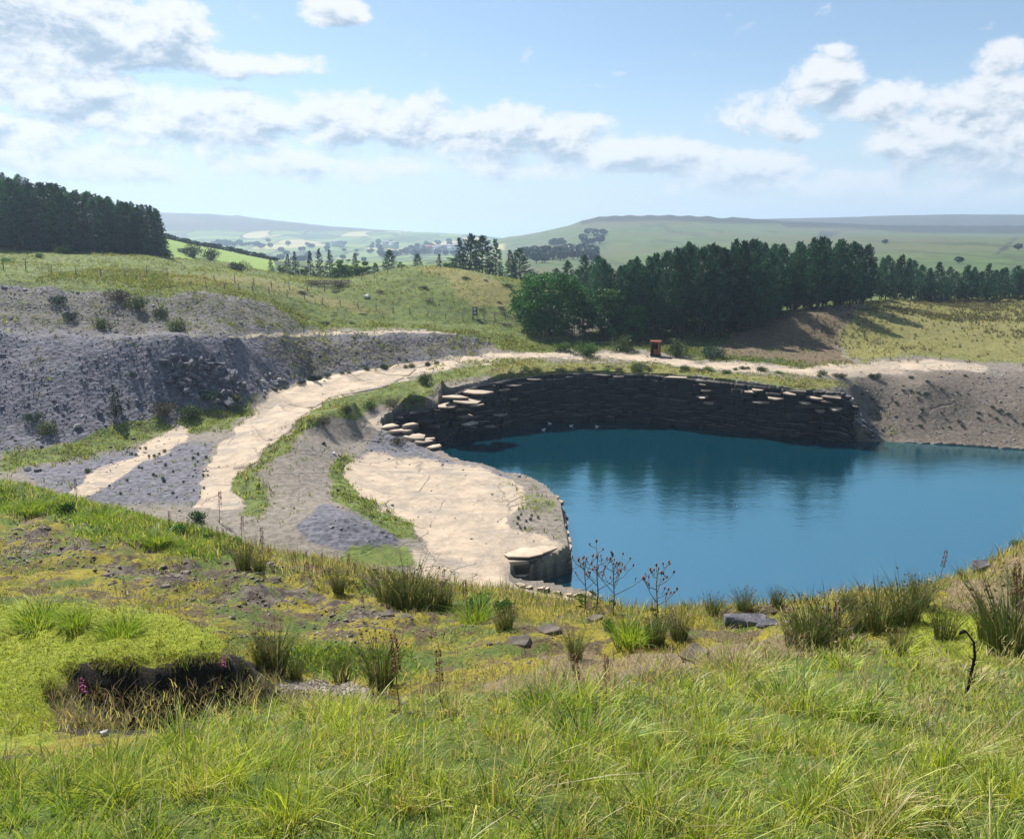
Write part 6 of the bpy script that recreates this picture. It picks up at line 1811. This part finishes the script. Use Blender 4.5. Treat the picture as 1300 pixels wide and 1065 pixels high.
# -- leafy weeds and small bushes
def bush_mesh(seed, mat, leaf=.10, n=900, flat=.8):
    rng = np.random.default_rng(seed)
    nb = 11
    Cc = unit(rng.normal(size=(nb, 3))) * rng.uniform(.25, .62, (nb, 1)); Cc[:, 2] = np.abs(Cc[:, 2]) * flat + .18
    w = rng.integers(0, nb, n)
    C = Cc[w] + unit(rng.normal(size=(n, 3))) * rng.uniform(.18, .36, (n, 1))
    C[:, 2] = np.maximum(C[:, 2], .02)
    D = unit(C * [1, 1, .6] + rng.normal(size=(n, 3)) * .5 + [0, 0, .4])
    V, F = sprays(C, D, leaf * rng.uniform(.7, 1.4, n), leaf * .6, rng)
    st = [tube([(0, 0, -.1), c * .5, c], [.03, .02, .008], 4) for c in Cc]
    sv, sf = join(st)
    return mk('stem', sv, sf, M_bark, link=False), mk('foliage', V, F, mat, cols={'tone': np.repeat(rng.uniform(.7, 1.3, (n, 1)), 4, 0) * [[1, 1, 1]]}, link=False)
BUSH = {'green': bush_mesh(701, M_shrub), 'heath': bush_mesh(702, M_heath, .08, 1100), 'light': bush_mesh(703, M_birch, .10), 'dark': bush_mesh(704, M_spruce, .09, 1100), 'weed': bush_mesh(705, M_broad, .16, 420, .6)}
def bush(kind, px, py, wpx, label, tall=1.0, name='shrub', group=None, near=True, cat='shrub'):
    p = hit(px, py, near=near); d = math.hypot(p[1], 28 - p[2]); s_ = wpx / FOC * d * .55
    o = empty(name, p, label, cat, group, random.uniform(0, 6.28), s_)
    o.scale = (s_, s_, s_ * tall)
    a, b_ = BUSH[kind]
    ob('stem', a, o); ob('foliage', b_, o)
    return o
for a in [('heath', 505, 564, 22, 'brown bush lying at the edge of the rock shelf'), ('green', 205, 403, 26, 'green bush on the upper spoil slope, higher of the two'), ('green', 224, 421, 32, 'wide green bush at the foot of the upper spoil slope'), ('heath', 410, 540, 26, 'dark bush on the bare heap beside the ridge'),
          ('heath', 500, 517, 26, 'dark round bush on the ridge by the shelf corner'), ('green', 525, 512, 26, 'green bush on the ridge right of the dark round one'), ('green', 470, 520, 24, 'low bush on the ridge left of the dark round one'), ('green', 540, 488, 30, 'bright bush on the ridge where it meets the track'), ('green', 440, 524, 22, 'bush halfway along the ridge'),
          ('dark', 1112, 481, 16, 'dark bush beside the track over the lake bank'), ('green', 1105, 480, 10, 'small bush left of the dark one over the lake bank'), ('light', 1292, 696, 22, 'bright bush on the bank at the right edge of the water'), ('green', 112, 600, 12, 'small bush on the moss at the foot of the grey slope'),
          ('dark', 268, 508, 30, 'dark bush in front of the boulder tip'), ('green', 240, 532, 36, 'olive bush at the foot of the boulder tip'), ('heath', 210, 526, 40, 'brown bush left of the olive one at the foot of the tip'), ('green', 300, 512, 24, 'green bush at the right foot of the boulder tip'),
          ('green', 60, 552, 34, 'pale green bush on the lower left of the grey slope'), ('dark', 45, 535, 28, 'sparse dark bush on the left of the grey slope'), ('dark', 108, 492, 8, 'tiny bush in the middle of the grey slope'), ('dark', 167, 478, 14, 'dark low bush on the slope left of the boulder tip'),
          ('light', 620, 505, 16, 'light green sapling on the west wall of the pit'), ('light', 745, 452, 44, 'yellow green bush beside the track under the big round tree'), ('light', 715, 446, 30, 'pale bush on the verge left of the yellow green one'), ('green', 790, 446, 40, 'green bush between the yellow one and the rusty hopper'),
          ('green', 860, 452, 40, 'green bush right of the rusty hopper'), ('dark', 905, 455, 36, 'dark bush in the shade right of the hopper'), ('light', 8, 334, 18, 'pale bush below the plantation at the far left'), ('light', 50, 327, 14, 'pale bush under the plantation, left of centre'), ('light', 84, 322, 24, 'light bush standing before the middle of the plantation'), ('light', 160, 321, 18, 'light bush near the right end of the plantation'),
          ('green', 245, 327, 34, 'bush below the green field and the cream shelter'), ('green', 268, 330, 30, 'bush right of the one below the cream shelter'), ('dark', 305, 345, 30, 'dark bush at the foot of the tree line'), ('heath', 430, 363, 44, 'dark heather bush in the hollow left of the mound', .45), ('heath', 400, 362, 36, 'purple brown heather bush under the spruce trio', .45),
          ('dark', 74, 386, 26, 'added dark bush standing for shade in the gully of the upper spoil slope'), ('dark', 92, 406, 24, 'added dark bush standing for shade low in the gully of the upper spoil slope'), ('green', 130, 418, 28, 'added dark green bush standing for shade at the foot of the upper slope left of centre'), ('green', 175, 392, 34, 'added green bush standing for shade on the upper spoil slope'), ('heath', 150, 382, 36, 'brown heather under the crest of the upper spoil slope'), ('weed', 640, 775, 30, 'dark leafy clump below the near rock strip'), ('weed', 774, 800, 28, 'dark leafy clump under the branching thistle'), ('light', 608, 772, 44, 'bright yellow green bush on the slope below the shelf'), ('weed', 250, 662, 30, 'dark leafy nettles on the lush band'), ('weed', 86, 652, 30, 'leafy nettles at the upper left'), ('weed', 225, 680, 30, 'bright leafy weed on the lush band'), ('weed', 262, 690, 26, 'leafy weed at the right end of the lush band'), ('light', 870, 775, 20, 'pale herb on the lip by the water'), ('light', 300, 690, 18, 'bright herb on the lip under the heap')]:  # bushes in and beside the upper slope gully are added to stand for shade
    bush(*a[:5], *(a[5:] or ()))
rb = random.Random(8)
for k in range(10):
    px, py = 661 + rb.uniform(-6, 22), 660 + rb.uniform(-6, 14)
    bush('dark', px, py, rb.uniform(3.5, 6), 'tiny dark seedling on the grey patch of the rock shelf', 1.8, 'seedling', 'seedlings on the rock shelf', False, 'seedling')
for k in range(34):
    px, py = rb.uniform(150, 265), rb.uniform(570, 630)
    bush('dark', px, py, rb.uniform(3, 6), 'tiny dark seedling on the grey floor between the track branches', 1.7, 'seedling', 'seedlings on the grey floor', False, 'seedling')
for k in range(40):
    px, py = rb.uniform(1090, 1300), rb.uniform(478, 545)
    bush('dark', px, py, rb.uniform(4, 9), 'low dark tuft on the bank right of the lake', .9, 'low_shrub', 'low tufts on the lake bank', False)
for k in range(36):
    u = rb.random()
    bush(rb.choice(['green', 'heath', 'light']), 600 + 470 * u, 468 + 18 * abs(u - .5) ** 1.2 + rb.uniform(-3, 4), rb.uniform(9, 20), 'low bush in the strip along the cliff top', .7, 'low_shrub', 'low bushes along the cliff top', False)
for k in range(26):
    u = rb.random(); px = 350 + 210 * u
    bush(rb.choice(['dark', 'green']), px, np.interp(px, [350, 400, 480, 560], [496, 482, 469, 461]) + rb.uniform(-2, 2), rb.uniform(6, 13), 'low bush along the foot of the spoil slope by the track', .9, 'low_shrub', 'low bushes at the foot of the spoil slope', False)
for k in range(18):
    px, py = rb.uniform(380, 650), rb.uniform(350, 416)
    bush(rb.choice(['green', 'heath', 'green']), px, py, rb.uniform(8, 20), 'rough tuft of bilberry on the grass mounds', .35, 'low_shrub', 'bilberry tufts on the grass mounds', False)
# little spruces
for px, py, hpx, lab in [(148, 527, 38, 'little dark spruce at the foot of the grey spoil slope'), (394, 480, 34, 'thin young spruce on the spoil slope by the track')]:
    p = hit(px, py, near=False); d = math.hypot(p[1], 28 - p[2])
    plant_tree(SPRUCES[0], 'spruce_tree', (p[0], p[1], p[2] - .1), hpx / FOC * d * 1.05, lab, 'tree', None, sxy=hpx / FOC * d / 15 * (1.5 if px < 300 else .8))

# ================================================================== air between here and the hills
V8 = np.array([(x, y, z) for x in (-13000, 13000) for y in (-30, 12000) for z in (-95, HAZE_TOP)], float)
F6 = [(0, 1, 3, 2), (4, 6, 7, 5), (0, 4, 5, 1), (2, 3, 7, 6), (0, 2, 6, 4), (1, 5, 7, 3)]
hm = bpy.data.materials.new('haze_air'); hm.use_nodes = True
hm.node_tree.nodes.clear(); ht = NT(hm.node_tree)
ho = ht.n('ShaderNodeOutputMaterial')
pv = ht.n('ShaderNodeVolumePrincipled')
pv.inputs['Color'].default_value = (.60, .78, 1.0, 1)
pv.inputs['Density'].default_value = HAZE_DENSITY
pv.inputs['Anisotropy'].default_value = 0.3
hm.node_tree.links.new(pv.outputs[0], ho.inputs['Volume'])
o = mk('haze', V8, F6, hm)
tag(o, kind='stuff')
o.display_type = 'WIRE'
